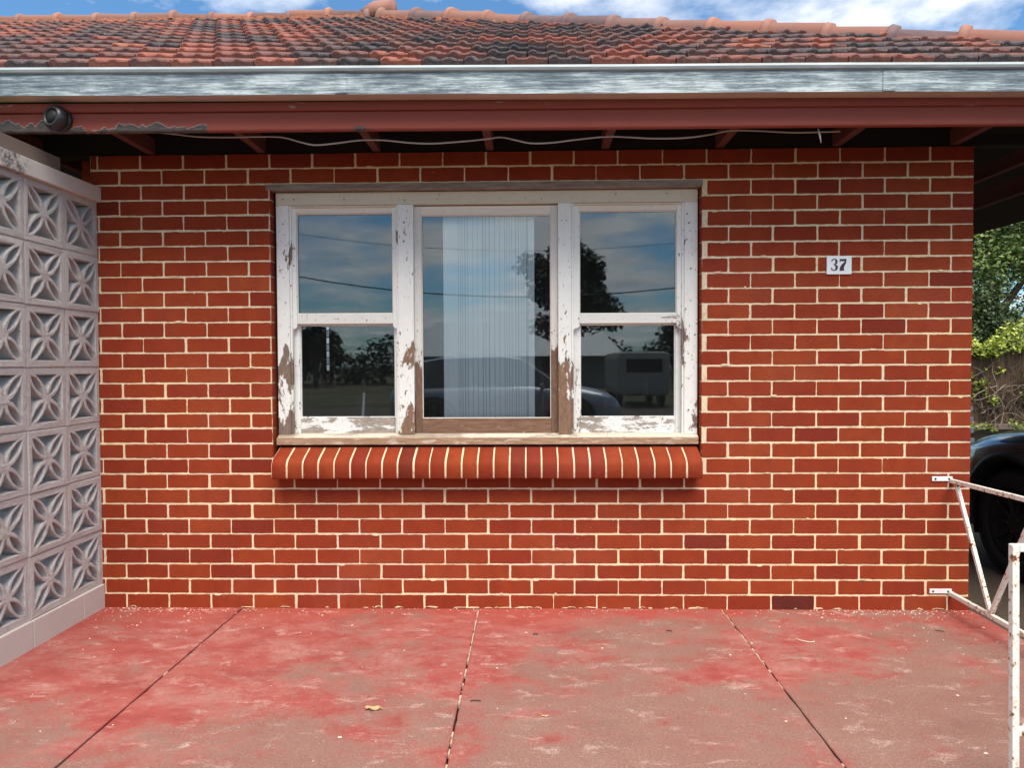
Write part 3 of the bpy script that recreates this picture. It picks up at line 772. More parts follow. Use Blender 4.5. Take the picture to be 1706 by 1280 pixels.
sweep('fascia', [(-.497, 2.494), (-.500, 2.500), (-.500, 2.5795), (-.465, 2.5795), (-.465, 2.494)], MAT['fascia'], tilt=-.004, wob=.0015)
# chipped paint on fascia: thin flakes
# --- eaves timbers
for xr in (-.45, .18, .80, 1.437, 2.06, 2.69, 3.31, 3.94, 4.57, 5.20, 5.85, 6.5):
    q = MB(); q.box(xr-.0215, xr+.0215, -.464, 1.0, 2.536, 2.62, 0, .002); q.build('rafter', MAT['rafter'], H)
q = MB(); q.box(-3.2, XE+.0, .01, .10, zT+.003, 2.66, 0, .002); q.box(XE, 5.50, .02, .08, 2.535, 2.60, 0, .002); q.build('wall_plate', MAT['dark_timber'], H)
q = MB(); q.box(5.53, 5.575, -.46, 5.0, 2.482, 2.60, 0, .003); q.build('carport_beam', MAT['rafter'], H)
for yy in (4.9, -.46): q = MB(); q.box(6.95, 7.03, yy, yy+.08, -.12, 2.49, 0, .004); q.build('carport_post', MAT['rafter'], H)
# cable slung below the eaves
q = MB()
cp = [(185, 215), (230, 217), (285, 222), (330, 227), (380, 228), (430, 227), (470, 228), (500, 236), (525, 241), (560, 238), (600, 233), (640, 233), (680, 237), (720, 238.5), (770, 235), (810, 231), (835, 228), (860, 233), (885, 238), (920, 237), (960, 232), (1010, 227), (1050, 228), (1090, 230), (1140, 229), (1180, 224), (1215, 217), (1260, 217), (1320, 220), (1372, 219), (1400, 218)]
pts = [W(a, b_+0.5, -.40) for a, b_ in cp]
def smooth(P_, k=5):
    out = []
    for i in range(len(P_)-1):
        a, b_, c_, d_ = P_[max(i-1, 0)], P_[i], P_[i+1], P_[min(i+2, len(P_)-1)]
        for j in range(k):
            t = j/k; out.append(.5*((2*b_)+(c_-a)*t+(2*a-5*b_+4*c_-d_)*t*t+(3*b_-a-3*c_+d_)*t**3))
    return out+[P_[-1]]
pts = smooth(pts)
q.tube(pts, .0042, 6)
q.build('cable', MAT['cable'], H)
q = MB(); q.tube([W(1363, 214, -.43), W(1366, 226, -.43), W(1368, 238, -.43)], [.003, .0045, .001], 6); q.build('cable_tie', MAT['white_enamel'], H)

# ================================================================ things on / by the house
D = empty('dome_camera', (-.012, -.52, 2.555), 'round black dome camera fixed to the flaking fascia at the left end of the eaves', 'security camera')
def lathe(mb, base, axis, prof, n=28, mi=0):
    base = Vector(base); ax = Vector(axis).normalized(); s_ = ax.cross(Vector((0, 0, 1))).normalized(); u_ = s_.cross(ax)
    vs = []
    for (d, r) in prof:
        for k in range(n):
            an = 2*math.pi*k/n; vs.append(base+ax*d+(s_*math.cos(an)+u_*math.sin(an))*r)
    fs = [(i*n+k, i*n+(k+1) % n, (i+1)*n+(k+1) % n, (i+1)*n+k) for i in range(len(prof)-1) for k in range(n)]
    fs.append(tuple((len(prof)-1)*n+k for k in range(n))); fs.append(tuple(range(n)))
    mb.add(vs, fs, mi, True)
cb = Vector((.004, -.5, 2.556)); ax = Vector((-.30, -1, .10))
q = MB(); lathe(q, cb, (0, -1, 0), [(-.002, .055), (.012, .058), (.022, .055), (.024, .03)]); lathe(q, cb+Vector((0, -.018, 0)), ax, [(0, .058), (.015, .060), (.035, .057), (.047, .048), (.050, .040), (.040, .036), (.036, .034)]); q.build('housing', MAT['black_plastic'], D)
q = MB(); lathe(q, cb+Vector((0, -.018, 0))+ax.normalized()*.03, ax, [(0, .034), (.010, .033), (.018, .026), (.022, .014), (.023, .004)]); q.build('dome', MAT['trim_black'], D)

# house number plate
p0 = W(1377, 427, -.004); p1 = W(1418, 457, -.004)
N = empty('house_number_sign', ((p0.x+p1.x)/2, 0, p1.z), 'small white enamel plate with dark number 37 on the brick wall', 'house number')
q = MB(); q.box(p0.x, p1.x, -.010, -.0015, p1.z, p0.z, 0, .0015)
q.build('plate', MAT['plate'], N)
def stroke(pts, yy, mb, ox, oz, s_):
    """pts: (x, z, half width, direction-free) ribbon drawn as thick prism"""
    n = len(pts); Lp = []; Rp = []
    for i, (x, z, hw) in enumerate(pts):
        a = pts[max(i-1, 0)]; c_ = pts[min(i+1, n-1)]; dx, dz = c_[0]-a[0], c_[1]-a[1]; l = math.hypot(dx, dz) or 1
        nx, nz = -dz/l, dx/l; Lp.append((ox+(x+nx*hw)*s_, oz+(z+nz*hw)*s_)); Rp.append((ox+(x-nx*hw)*s_, oz+(z-nz*hw)*s_))
    for i in range(n-1):
        mb.add([(Lp[i][0], yy, Lp[i][1]), (Lp[i+1][0], yy, Lp[i+1][1]), (Rp[i+1][0], yy, Rp[i+1][1]), (Rp[i][0], yy, Rp[i][1])], [(0, 1, 2, 3)])
ww = p1.x-p0.x; hh = p0.z-p1.z; zc0 = p1.z+hh*.19; sc = hh*.66
q = MB()
x3 = p0.x+ww*.17
stroke([(.05, .80, .03), (.10, .90, .05), (.22, .97, .035), (.36, .95, .06), (.44, .80, .10), (.42, .64, .09), (.30, .54, .04), (.20, .52, .03)], -.0108, q, x3, zc0, sc)
stroke([(.20, .52, .03), (.32, .50, .04), (.44, .40, .10), (.46, .24, .11), (.38, .08, .07), (.22, .02, .035), (.08, .08, .05), (.04, .20, .04)], -.0109, q, x3, zc0, sc)
stroke([(.03, .86, .055), (.05, .80, .06)], -.0110, q, x3, zc0, sc); stroke([(.03, .18, .055), (.06, .24, .06)], -.0111, q, x3, zc0, sc)
x7 = p0.x+ww*.505
stroke([(.04, .70, .03), (.06, .98, .03)], -.0112, q, x7, zc0, sc)
stroke([(.04, .91, .07), (.30, .88, .10), (.50, .94, .06)], -.0108, q, x7, zc0, sc)
stroke([(.53, .98, .05), (.46, .66, .09), (.30, .46, .13), (.20, .25, .17), (.20, .0, .19)], -.0109, q, x7, zc0, sc)
o = q.build('numerals', MAT['numeral'], N, fix=False)

# blind hanging behind the middle pane
q = MB(); bx0, bx1 = 1.782, 2.302; z0b, z1b = .93, 2.33; yb_ = .155; rgb_ = random.Random(2)
q.box(bx0, bx0+.085, yb_, yb_+.003, z0b, z1b, 0, 0); xx = bx0+.087
q.box(bx0+.085, bx1-.03, yb_+.006, yb_+.008, z0b, z1b, 1, 0)
while xx < bx1-.045:
    w_ = rgb_.choice([.009, .012, .012, .018, .026]); q.box(xx, xx+w_, yb_, yb_+.004, z0b, z1b, 0, .001); xx += w_+rgb_.choice([.0022, .003, .0042])
q.box(bx1-.034, bx1, yb_-.003, yb_+.001, z0b, z1b, 0, 0)
bl = q.build('window_blind', [MAT['blind'], MAT['blind_slot']])
tag(bl, 'pale ribbed vertical blind hanging behind the middle window pane', 'blind')
q = MB(); y_ = .16
for k in range(7):
    zt_ = 1.60-k*.039; q.box(1.103, 1.119, y_, y_+.003, zt_-.037, zt_-.003, k % 2, .0008)
q.tube([(1.111, y_+.001, 1.33), (1.111, y_+.001, 1.62)], .001, 5)
tag(q.build('hanging_strip', [MAT['chrome'], MAT['white_enamel']]), 'narrow shiny strip hanging inside the lower left window pane', 'ornament')
q = MB(); q.tube([(1.225, .5, .90), (1.243, .5, 1.19)], [.011, .009], 10); q.tube([(1.243, .5, 1.19), (1.248, .5, 1.27)], [.016, .016], 10, 1)  # plain upright pole with dark tip; what it belongs to is unidentified
tag(q.build('white_pole', [MAT['white_enamel'], MAT['black_plastic']]), 'slim white pole standing in the dark room behind the lower left pane', 'pole')

# ================================================================ BREEZE BLOCK SCREEN
BX = -.13
B = empty('breeze_block_screen', (BX-.05, -.75, 0), 'grey patterned breeze block screen wall at the left side of the patio', 'screen wall')
BW, BH, BT = .300, .3045, .105
def make_block():
    cu_ = bpy.data.curves.new('t', 'CURVE'); cu_.dimensions = '2D'; cu_.fill_mode = 'BOTH'; cu_.extrude = BT/2-.0045; cu_.bevel_depth = .0045; cu_.bevel_resolution = 2; cu_.offset = -.0045
    def poly(pts):
        sp = cu_.splines.new('POLY'); sp.points.add(len(pts)-1); sp.use_cyclic_u = True
        for p_, (a, c_) in zip(sp.points, pts): p_.co = (a, c_, 0, 1)
    hw, hh_ = BW/2-.002, BH/2-.002
    poly([(-hw, -hh_), (hw, -hh_), (hw, hh_), (-hw, hh_)])
    def lensw(t): return .030*math.sin(math.pi*min(1, max(0, t)))**.8
    for qd in range(4):
        an = math.pi/4+qd*math.pi/2; ca, sa = math.cos(an), math.sin(an)
        up_ = []; dn = []
        for k in range(9):
            t = k/8; r_ = .030+t*.132; w_ = .0195*math.sin(math.pi*t)**.8
            up_.append((r_*ca-w_*sa, r_*sa+w_*ca)); dn.append((r_*ca+w_*sa, r_*sa-w_*ca))
        poly(up_+dn[::-1][1:-1])
    for qd in range(4):
        an = qd*math.pi/2; ca, sa = math.cos(an), math.sin(an); pts = []
        # curved triangle opening towards the frame; local axes: out=o, across=c
        side_ = []
        for k in range(7):
            t = k/6; o_ = .034+t*.083; c_ = .003+.075*(t**1.6)
            side_.append((o_, c_))
        pl = side_+[(o_, -c_) for o_, c_ in side_[::-1]]
        poly([(o_*ca-c_*sa, o_*sa+c_*ca) for o_, c_ in pl])
    ob = bpy.data.objects.new('t', cu_); C.objects.link(ob); dg = bpy.context.evaluated_depsgraph_get()
    me = bpy.data.meshes.new_from_object(ob.evaluated_get(dg)); bpy.data.objects.remove(ob); return me
bme = make_block()
bv = np.array([v.co[:] for v in bme.vertices]); bf = [tuple(p.vertices) for p in bme.polygons]
q = MB(); zb0 = .137
RBk = random.Random(5)
for i in range(6):
    for j in range(7):
        yc_ = -BW*(i+.5); zc_ = zb0+BH*(j+.5); dx = RBk.uniform(-.0025, .0025); dz = RBk.uniform(-.0015, .0015); lean = (j-3)*.0022
        fl = RBk.choice((1, -1)); 
        vs = [(BX-BT/2+v[2]*1.0+dx+lean, yc_+v[0]*fl, zc_+v[1]+dz) for v in bv]
        sd_ = RBk.random()*50
        vs = [(a+noise.noise(Vector((b_*22, c_*22, sd_)))*.003, b_+noise.noise(Vector((b_*60, c_*60, sd_+9)))*.0026, c_+noise.noise(Vector((b_*60, c_*60, sd_+20)))*.0026) for a, b_, c_ in vs]
        q.add(vs, bf)
# recessed joints between the blocks
q.box(BX-BT+.012, BX-.008, -1.8, 0, zb0-.004, zb0+.006)
for j in range(8): q.box(BX-BT+.01, BX-.004+(j-3.5)*.0022, -1.8, -.001, zb0+BH*j-.0045, zb0+BH*j+.0045)
for i in range(7): q.box(BX-BT+.012, BX-.006, -BW*i-.0045-.001, -BW*i+.0045-.001, zb0+.002, zb0+BH*7-.002)
q.build('block_screen', MAT['block'], B)
q = MB()
for k, (a, c_) in enumerate([(-1.8, -1.4), (-1.396, -1.0), (-.996, -.6), (-.596, -.2), (-.196, -.001)]):
    q.box(BX-BT-.01, BX+.006, a, c_, -.1, zb0-.003, 0, .004)
q.build('plinth', mat('plinth', lambda b: (b.mix(b.noise(b.P, 5, 5), (.56, .52, .48), (.64, .60, .55)), (b.noise(b.P, 130, 5, .8), .9, .004)), rough=.95), B)
zc1 = zb0+BH*7
q = MB(); q.box(BX-BT-.015, BX+.030, -1.8, -.001, zc1+.001, zc1+.083, 0, .004); q.build('capping', MAT['cap'], B)
q = MB(); q.box(BX-BT-.02, BX-.005, -1.8, -.30, zc1+.085, zc1+.165, 0, .003); q.build('timber_plate', MAT['board'], B)

# ================================================================ WHITE RAILING + GATE
RX = 4.572
G = empty('white_railing', (RX, -.9, 0), 'rusty white painted steel railing with zigzag braces bolted to the brick corner', 'railing')
def part(fn, name, mats, parent):
    m = MB(); fn(m); return m.build(name, mats, parent)
part(lambda m: m.beam((RX, -.004, .713), (RX, -3.0, .76), .022, .022), 'top_rail', MAT['rust'], G)
part(lambda m: m.beam((RX, -.004, .095), (RX, -3.0, .078), .022, .022), 'bottom_rail', MAT['rust'], G)
tp = [(RX, -.055, .70), (RX, -.36, .10), (RX, -.68, .71), (RX, -1.0, .10), (RX, -1.32, .72), (RX, -1.64, .10), (RX, -1.96, .73)]
for a, c_ in zip(tp[:-1], tp[1:]): part(lambda m: m.beam(a, c_, .019, .019, up=(1, 0, 0)), 'brace', MAT['rust'], G)
for (pa, pb, zz) in ((1552, 1586, .725), (1550, 1587, .106)):
    def br(m):
        xa_ = W(pa, 800, 0).x; xb_ = W(pb, 800, 0).x
        m.box(xa_, xb_, -.006, -.001, zz-.013, zz+.013, 0, .002)
        for xx in (xa_+.018, xb_-.02): m.tube([(xx, -.009, zz), (xx, -.004, zz)], .005, 8, 1)
    part(br, 'bracket', [MAT['white_enamel'], MAT['dark_gap']], G)
GX = 3.752; GY = -1.785
T = empty('steel_gate', (GX+.4, GY, 0), 'open white gate leaf of rust spotted steel tube in the right foreground', 'gate')
part(lambda m: m.beam((GX+.011, GY, .02), (GX, GY, .806), .0215, .0215, 0, .003, up=(0, 1, 0)), 'stile', MAT['rust'], T)
part(lambda m: m.beam((GX+.80, GY, .02), (GX+.80, GY, .806), .0215, .0215, 0, .003, up=(0, 1, 0)), 'stile', MAT['rust'], T)
part(lambda m: m.beam((GX+.012, GY, .795), (GX+.79, GY, .795), .022, .022, 0, .002), 'top_rail', MAT['rust'], T)
part(lambda m: m.beam((GX+.018, GY, .226), (GX+.79, GY, .226), .022, .022, 0, .002), 'bottom_rail', MAT['rust'], T)
part(lambda m: m.beam((GX+.045, GY, .232), (GX+.40, GY, .785), .019, .019, 0, .002, up=(0, 1, 0)), 'brace', MAT['rust'], T)
part(lambda m: m.beam((GX+.40, GY, .785), (GX+.76, GY, .232), .019, .019, 0, .002, up=(0, 1, 0)), 'brace', MAT['rust'], T)

# ================================================================ small litter on the patio
def dryleaf(name, px, py, s_, label, m, seed):
    d = fw*F+r2*(px-853)-u2*(py-640); p = CAM+d*(-CAM.z/d.z); rg = random.Random(seed)
    mb = MB(); n = 9; pts = []
    out = [(-1.0, .15), (-.75, -.25), (-.45, -.10), (-.2, -.50), (.15, -.22), (.45, -.30), (.62, -.05), (1.05, .0), (.62, .12), (.35, .42), (.05, .30), (-.25, .48), (-.55, .28), (-.8, .36)]
    c0 = (p.x, p.y, .010*s_/.03); vs = [c0]+[(p.x+a*s_, p.y+c_*s_*1.0, .002+(.22*s_)*abs(math.sin(a*2.6+c_*2))) for a, c_ in out]
    k = len(out); mb.add(vs, [(0, 1+i, 1+(i+1) % k) for i in range(k)])
    vs2 = [(x, y, z-.0012) for x, y, z in vs]; mb.add(vs2, [(0, 1+i, 1+(i+1) % k) for i in range(k)])
    return tag(mb.build(name, m, fix=False), label, 'leaf')
dryleaf('dry_leaf', 623, 1183, .038, 'curled tan dry leaf lying on the red patio left of the middle joint', MAT['leaf_dry'], 1)
dryleaf('dry_leaf', 909, 1195, .016, 'tiny pale leaf scrap lying right of the middle patio joint', MAT['leaf_dry'], 2)
def twig(px, py, pts, label, m, r=.003):
    d = fw*F+r2*(px-853)-u2*(py-640); p = CAM+d*(-CAM.z/d.z); mb = MB()
    mb.tube([(p.x+a, p.y+c_, .004) for a, c_ in pts], r, 6); return tag(mb.build('twig', m), label, 'twig')
twig(1345, 1070, [(-.05, .03), (-.02, .0), (.01, -.015), (.03, -.01), (.035, .01)], 'thin pale curved twig on the patio below the house number', MAT['straw'], .0022)
twig(792, 1170, [(-.02, .0), (.0, .004), (.022, .0)], 'short dark twig right beside the middle patio joint', MAT['twig'], .0025)
twig(892, 1059, [(-.010, .0), (.0, .01), (.012, .002)], 'dark seed-like scrap on the patio under the window', MAT['twig'], .0035)
twig(1114, 1053, [(-.012, .0), (.0, .008), (.016, -.006)], 'dark scrap near the wall left of the right patio joint', MAT['twig'], .003)
twig(1566, 1053, [(-.02, .008), (.0, .0), (.018, -.008)], 'small brown twig on the patio near the railing bracket', MAT['twig'], .002)

# ================================================================ CAR
def make_car(loc, rotz, label, paint, cat='car'):
    """origin under the middle of the car, nose towards local +y"""
    E = bpy.data.objects.new('parked_car', None); C.objects.link(E); E['label'] = label; E['category'] = cat
    wb, wr = 1.32, .37; hwid = .90
    #  y, half width, bonnet/roof z at centre, belt z, bumper z low
    st_ = [(-2.20, .60, .78, .70, .42), (-2.12, .80, 1.02, .86, .30), (-1.9, .87, 1.06, .92, .24), (-1.32, .90, 1.08, .94, .22), (0, .91, 1.08, .95, .22), (.55, .91, 1.07, .95, .22), (.95, .905, 1.02, .93, .22), (1.32, .90, .99, .90, .22), (1.75, .87, .93, .84, .22), (2.05, .80, .84, .76, .24), (2.22, .68, .72, .66, .28), (2.30, .50, .62, .56, .34)]
    st_ = [(a, b_, c_+.05, d+.05, e) for a, b_, c_, d, e in st_]
    vs = []; K = 15
    for (y, hw, zc_, zb, zl_) in st_:
        half = [(hw*.90, zl_), (hw*.985, zl_+.10), (hw, zl_+(zb-zl_)*.55), (hw*.99, zb-.06), (hw*.955, zb-.01), (hw*.80, zb+(zc_-zb)*.62), (hw*.45, zb+(zc_-zb)*.93)]
        pts = half+[(0, zc_)]+[(-a, c_) for a, c_ in half[::-1]]
        vs += [(a, y, c_) for a, c_ in pts]
    n = len(st_); fs = [(i*K+k, (i+1)*K+k, (i+1)*K+k+1, i*K+k+1) for i in range(n-1) for k in range(K-1)]
    fs += [(i*K, i*K+K-1, (i+1)*K+K-1, (i+1)*K) for i in range(n-1)]; fs += [tuple(range(K)), tuple((n-1)*K+k for k in range(K))[::-1]]
    me = bpy.data.meshes.new('body'); me.from_pydata(vs, [], fs)
    bm = bmesh.new(); bm.from_mesh(me); bmesh.ops.recalc_face_normals(bm, faces=bm.faces)
    bmesh.ops.subdivide_edges(bm, edges=bm.edges[:], cuts=1, use_grid_fill=True, smooth=.6); bm.to_mesh(me); bm.free()
    body = bpy.data.objects.new('body', me); C.objects.link(body)
    # wheel arches cut out
    cutters = []
    for sx in (-1, 1):
        for yw in (-wb, wb):
            c_ = MB(); lathe(c_, (sx*1.1, yw, wr-.005), (-sx, 0, 0), [(0, .44), (.50, .44)], 40); cu2 = c_.build('c', MAT['trim_black']); cutters.append(cu2)
            md = body.modifiers.new('b', 'BOOLEAN'); md.object = cu2; md.operation = 'DIFFERENCE'; md.solver = 'EXACT'
    dg = bpy.context.evaluated_depsgraph_get(); me2 = bpy.data.meshes.new_from_object(body.evaluated_get(dg)); body.modifiers.clear()
    for c_ in cutters: bpy.data.objects.remove(c_)
    body.data = me2; me2.materials.clear(); me2.materials.append(paint)
    me2.polygons.foreach_set('use_smooth', [True]*len(me2.polygons))
    me2.polygons.foreach_set('material_index', [0]*len(me2.polygons))
    try: me2.set_sharp_from_angle(angle=R(35))
    except Exception: pass
    body.parent = E
    def prt(m, name, mats, par=E):
        o_ = m.build(name, mats); o_.parent = par; return o_
    # cabin
    m = MB(); cab = [(-1.95, .78, 1.05), (-1.75, .66, 1.50), (-1.2, .63, 1.60), (0, .62, 1.63), (.35, .61, 1.58), (.60, .66, 1.42), (1.18, .80, 1.02)]
    vs = []
    for (y, hw, z) in cab: vs += [(-hw-(.0), y, z-.03), (-hw*.8, y, z), (0, y, z+.02), (hw*.8, y, z), (hw, y, z-.03)]
    m.add(vs, [(i*5+k, i*5+k+1, (i+1)*5+k+1, (i+1)*5+k) for i in range(1, 4) for k in range(4)], 0, True); prt(m, 'roof_panel', paint)
    m = MB(); m.add(vs, [(i*5+k, i*5+k+1, (i+1)*5+k+1, (i+1)*5+k) for i in (4, 5) for k in range(4)], 0, True); prt(m, 'windscreen', MAT['car_glass'])
    m = MB(); m.add(vs, [(k, k+1, 5+k+1, 5+k) for k in range(4)], 0, True); prt(m, 'rear_window', MAT['car_glass'])
    for sx in (-1, 1):
        m = MB(); idx = 0 if sx == -1 else 4
        top = [vs[i*5+idx] for i in range(7)]; low = [(sx*.86, y, .93) for (_, y, _) in top]
        low[0] = (sx*.84, -1.93, .98); low[6] = (sx*.86, 1.16, .97)
        m.add(top+low, [(i, i+1, 8+i, 7+i) for i in range(6)], 0, True); prt(m, 'side_window', MAT['car_glass'])
    for sx in (-1, 1):
        for yw in (-wb, wb):
            wv = bpy.data.objects.new('wheel', None); C.objects.link(wv); wv.parent = E; wv.location = (sx*.80, yw, wr)
            m = MB(); lathe(m, (-sx*.10, 0, 0), (sx, 0, 0), [(0, .24), (.0, .31), (.02, wr-.005), (.06, wr), (.16, wr), (.195, wr-.015), (.20, .30), (.195, .245), (.12, .235)], 40)
            o_ = m.build('tyre', MAT['tyre']); o_.parent = wv
            m = MB(); lathe(m, (sx*.035, 0, 0), (sx, 0, 0), [(0, .235), (.05, .232), (.055, .215), (.02, .205), (.01, .10), (.035, .07), (.045, .03)], 40)
            for k in range(10):
                an = k*math.pi/5; ca, sa = math.cos(an), math.sin(an)
                m.beam((sx*.055, .05*ca, .05*sa), (sx*.072, .215*ca, .215*sa), .03, .02, 0, .003, up=(1, 0, 0))
            for k in range(5):
                an = k*2*math.pi/5; m.tube([(sx*.06, .055*math.cos(an), .055*math.sin(an)), (sx*.082, .055*math.cos(an), .055*math.sin(an))], .009, 6, 1)
            o_ = m.build('rim', [MAT['trim_black'], MAT['rim']]); o_.parent = wv
            # flare
            m = MB(); vs_ = []; A = 26
            for i in range(A+1):
                an = R(-12)+R(204)*i/A; ca, sa = math.cos(an), math.sin(an)
                for (rad, xo) in ((.435, .78), (.432, .912), (.455, .930), (.488, .920), (.496, .88)):
                    vs_.append((sx*xo, yw+ca*rad, wr+sa*rad))
            m.add(vs_, [(i*5+k, i*5+k+1, (i+1)*5+k+1, (i+1)*5+k) for i in range(A) for k in range(4)], 0, True); prt(m, 'wheel_arch', MAT['trim_black'])
            m = MB(); vs_ = []
            for i in range(A+1):
                an = R(-20)+R(220)*i/A; ca, sa = math.cos(an), math.sin(an)
                for xo in (.42, .88): vs_.append((sx*xo, yw+ca*.434, wr+sa*.434))
            m.add(vs_, [(i*2, i*2+1, i*2+3, i*2+2) for i in range(A)], 0, True); prt(m, 'wheel_liner', MAT['tyre'])
    for sx in (-1, 1):
        m = MB(); vs_ = [(sx*.86, 1.93, .60), (sx*.845, 1.86, .78), (sx*.70, 2.13, .765), (sx*.70, 2.235, .60), (sx*.62, 2.27, .62), (sx*.62, 2.18, .73)]
        vs_ = [(a*1.012, c_+.012, z+.04) for a, c_, z in vs_]
        m.add(vs_, [(0, 1, 2, 3), (3, 2, 5, 4)], 0, True); m.add([(a*.93, c_-.05, z) for a, c_, z in vs_], [(0, 1, 2, 3), (3, 2, 5, 4)]); prt(m, 'headlight', MAT['lamp_glass'])
        m = MB(); m.box(sx*.90, sx*1.07, .72, .80, .98, 1.10, 0, .02) if sx > 0 else m.box(-1.07, -.90, .72, .80, .98, 1.10, 0, .02); prt(m, 'wing_mirror', paint)
    E.location = loc; E.rotation_euler = (0, 0, rotz)
    return E
make_car((6.42, -.36, -.105), R(1.0), 'glossy black car with wide dark wheel arches parked right of the house corner', MAT['car_black'])
make_car((1.75, -10.6, -.115), R(-90), 'silver car parked on the driveway behind the photographer', MAT['car_silver'])
# slatted shape standing in for unidentified bluish clutter between wall corner and car
q = MB()
for k in range(4): q.box(8.0, 9.0, 7.2+k*.02, 7.5, .12+k*.16, .20+k*.16, 0, .01)
for xx in (8.02, 8.94): q.box(xx, xx+.04, 7.5, 7.54, -.12, .78, 0, .005)
tag(q.build('slatted_oddments', MAT['blue_plastic']), 'blue slatted bench standing in for unidentified items between the house corner and black car', 'oddments')

# ================================================================ FENCE, CREEPER, TREES
FY = 12.0
Fn = empty('timber_fence', (12, FY, -.1), 'weathered brown paling fence at the end of the driveway under creeper', 'fence')
q = MB(); xx = 7.5; rg = random.Random(9)
while xx < 19:
    w_ = rg.uniform(.09, .11); q.box(xx, xx+w_, FY+rg.uniform(0, .012), FY+.03, -.10, 1.62+rg.uniform(-.04, .04), 0, .003); xx += w_+.008
q.build('palings', MAT['paling'], Fn)
q = MB(); q.box(7.5, 19, FY-.06, FY-.005, -.10, .02, 0, .004); q.build('gravel_board', MAT['board'], Fn)

def leaf_cloud(mb, centers, n, size, rg, colf, flat_=1.0):
    """leaf-sized bent quads through clump volumes"""
    tot = sum(c_[3]**2 for c_ in centers)
    for (cx_, cy_, cz_, r_) in centers:
        k = int(n*r_*r_/tot)
        for _ in range(k):
            d = Vector((rg.gauss(0, 1), rg.gauss(0, 1), rg.gauss(0, 1))).normalized(); rad = r_*(rg.random()**.35)*(1+.25*noise.noise(d*2.5+Vector((cx_, cy_, cz_))))
            p = Vector((cx_, cy_, cz_))+Vector((d.x, d.y, d.z*flat_))*rad
            a = Vector((rg.gauss(0, 1), rg.gauss(0, 1), rg.gauss(0, .6))).normalized(); nrm = (Vector((rg.gauss(0, .6), rg.gauss(0, .6)-.2, 1))).normalized()
            bb = nrm.cross(a).normalized(); s_ = size*rg.uniform(.6, 1.3); w_ = s_*.36
            nv = a.cross(bb)*(-.12*s_)
            mb.add([p-a*s_*.5, p+bb*w_, p+a*s_*.5, p-bb*w_], [(0, 1, 2, 3)], 0, False, colf(p, rg))
def tree(name, x, y, h, cr, label, leafm, n, size, seed, group=None, ntr=1, low=.35, squash=.8, cat='tree'):
    rg = random.Random(seed)
    E = empty(name, (x, y, -.12), label, cat, group)
    tr_ = MB(); th = h*.55
    pts = [Vector((x+noise.noise(Vector((i, seed, 0)))*.25*i/5, y+noise.noise(Vector((i, seed, 9)))*.25*i/5, -.15+th*i/6)) for i in range(7)]
    tr_.tube(pts, [h*.032*(1-.1*i) for i in range(7)], 10)
    cs_ = []
    for k in range(26):
        d = Vector((rg.gauss(0, 1), rg.gauss(0, 1), rg.gauss(0, .8))).normalized(); rr_ = cr*rg.uniform(.35, .85)
        c_ = Vector((x, y, h*(1+low)/2))+Vector((d.x*rr_, d.y*rr_, d.z*rr_*squash*h*(1-low)/(2*cr)))
        cs_.append((c_.x, c_.y, c_.z, cr*rg.uniform(.22, .42)))
        if k % 2 == 0:
            s_ = pts[rg.randint(3, 6)]; mid = (s_+c_)/2+Vector((0, 0, .1*h)); tr_.tube([s_, mid, c_], [h*.014, h*.009, h*.003], 6)
    tr_.build('trunk', MAT['bark'], E)
    cm = MB()
    def cf_(p, rg_): return min(1, max(0, .5+noise.noise(p*1.3)*.55+rg_.gauss(0, .16)))
    leaf_cloud(cm, cs_, n, size, rg, cf_, .8); cm.build('crown', leafm, E, fix=False)
    return E
tree('leafy_tree', 16.2, 18.6, 9.2, 3.9, 'tall bright green leafy tree rising beyond the creeper fence', MAT['leaf_tree'], 34000, .125, 21, low=.08)
tree('bushy_tree', 13.9, 15.0, 3.9, 2.1, 'dense dark shrubby tree low behind the creeper fence', MAT['leaf_mid'], 16000, .09, 27, low=.0)
tree('leafy_tree', 12.6, 24, 8.0, 3.4, 'darker green tree behind, just left of the tall leafy tree', MAT['leaf_tree'], 9000, .2, 22, low=.15)
tree('leafy_tree', 21.5, 21, 8.5, 3.6, 'spreading green tree right of the tall leafy tree, beyond the frame edge', MAT['leaf_tree'], 7000, .22, 23, low=.15)

V = empty('creeper', (12.5, FY-.1, -.1), 'yellow green creeper with tangled bare brown stems climbing over the fence', 'climbing plant')
rg = random.Random(4); q = MB()
for k in range(430):
    x = rg.uniform(9.5, 16); y = FY-.03-abs(rg.gauss(0, .06)); z = rg.uniform(-.05, .5); pts = []; a = R(90)+rg.gauss(0, .35)
    if rg.random() < .28: z = rg.uniform(.5, 1.6); a = rg.uniform(-.6, .6)+(math.pi if rg.random() < .5 else 0)
    n = rg.randint(7, 15); st2 = rg.uniform(.07, .12)
    for i in range(n):
        pts.append((x, y, z)); a += rg.gauss(0, .33); x += math.cos(a)*st2; z = max(-.08, min(1.85, z+math.sin(a)*st2)); y = min(FY-.02, max(FY-.28, y+rg.gauss(0, .012)))
    r0 = rg.choice([.005, .006, .008, .010, .014]); q.tube(pts, [r0*(1-.5*i/n) for i in range(n)], 5, 0, False, True, min(1, max(0, rg.gauss(.42, .28))))
q.build('stems', MAT['stem'], V)
q = MB(); cs_ = []
for k in range(150): 
    x = rg.uniform(9, 17); top = 1.72+.22*noise.noise(Vector((x*.9, 0, 0)))+.30*(1 if x > 12.1 else 0)*min(1, (x-12.1)*2)
    cs_.append((x, FY-.12+rg.gauss(0, .1), rg.uniform(1.45, top+.08), rg.uniform(.12, .24)))
for k in range(55): cs_.append((rg.uniform(9, 17), FY-.12, rg.uniform(.5, 1.4), rg.uniform(.07, .15)))
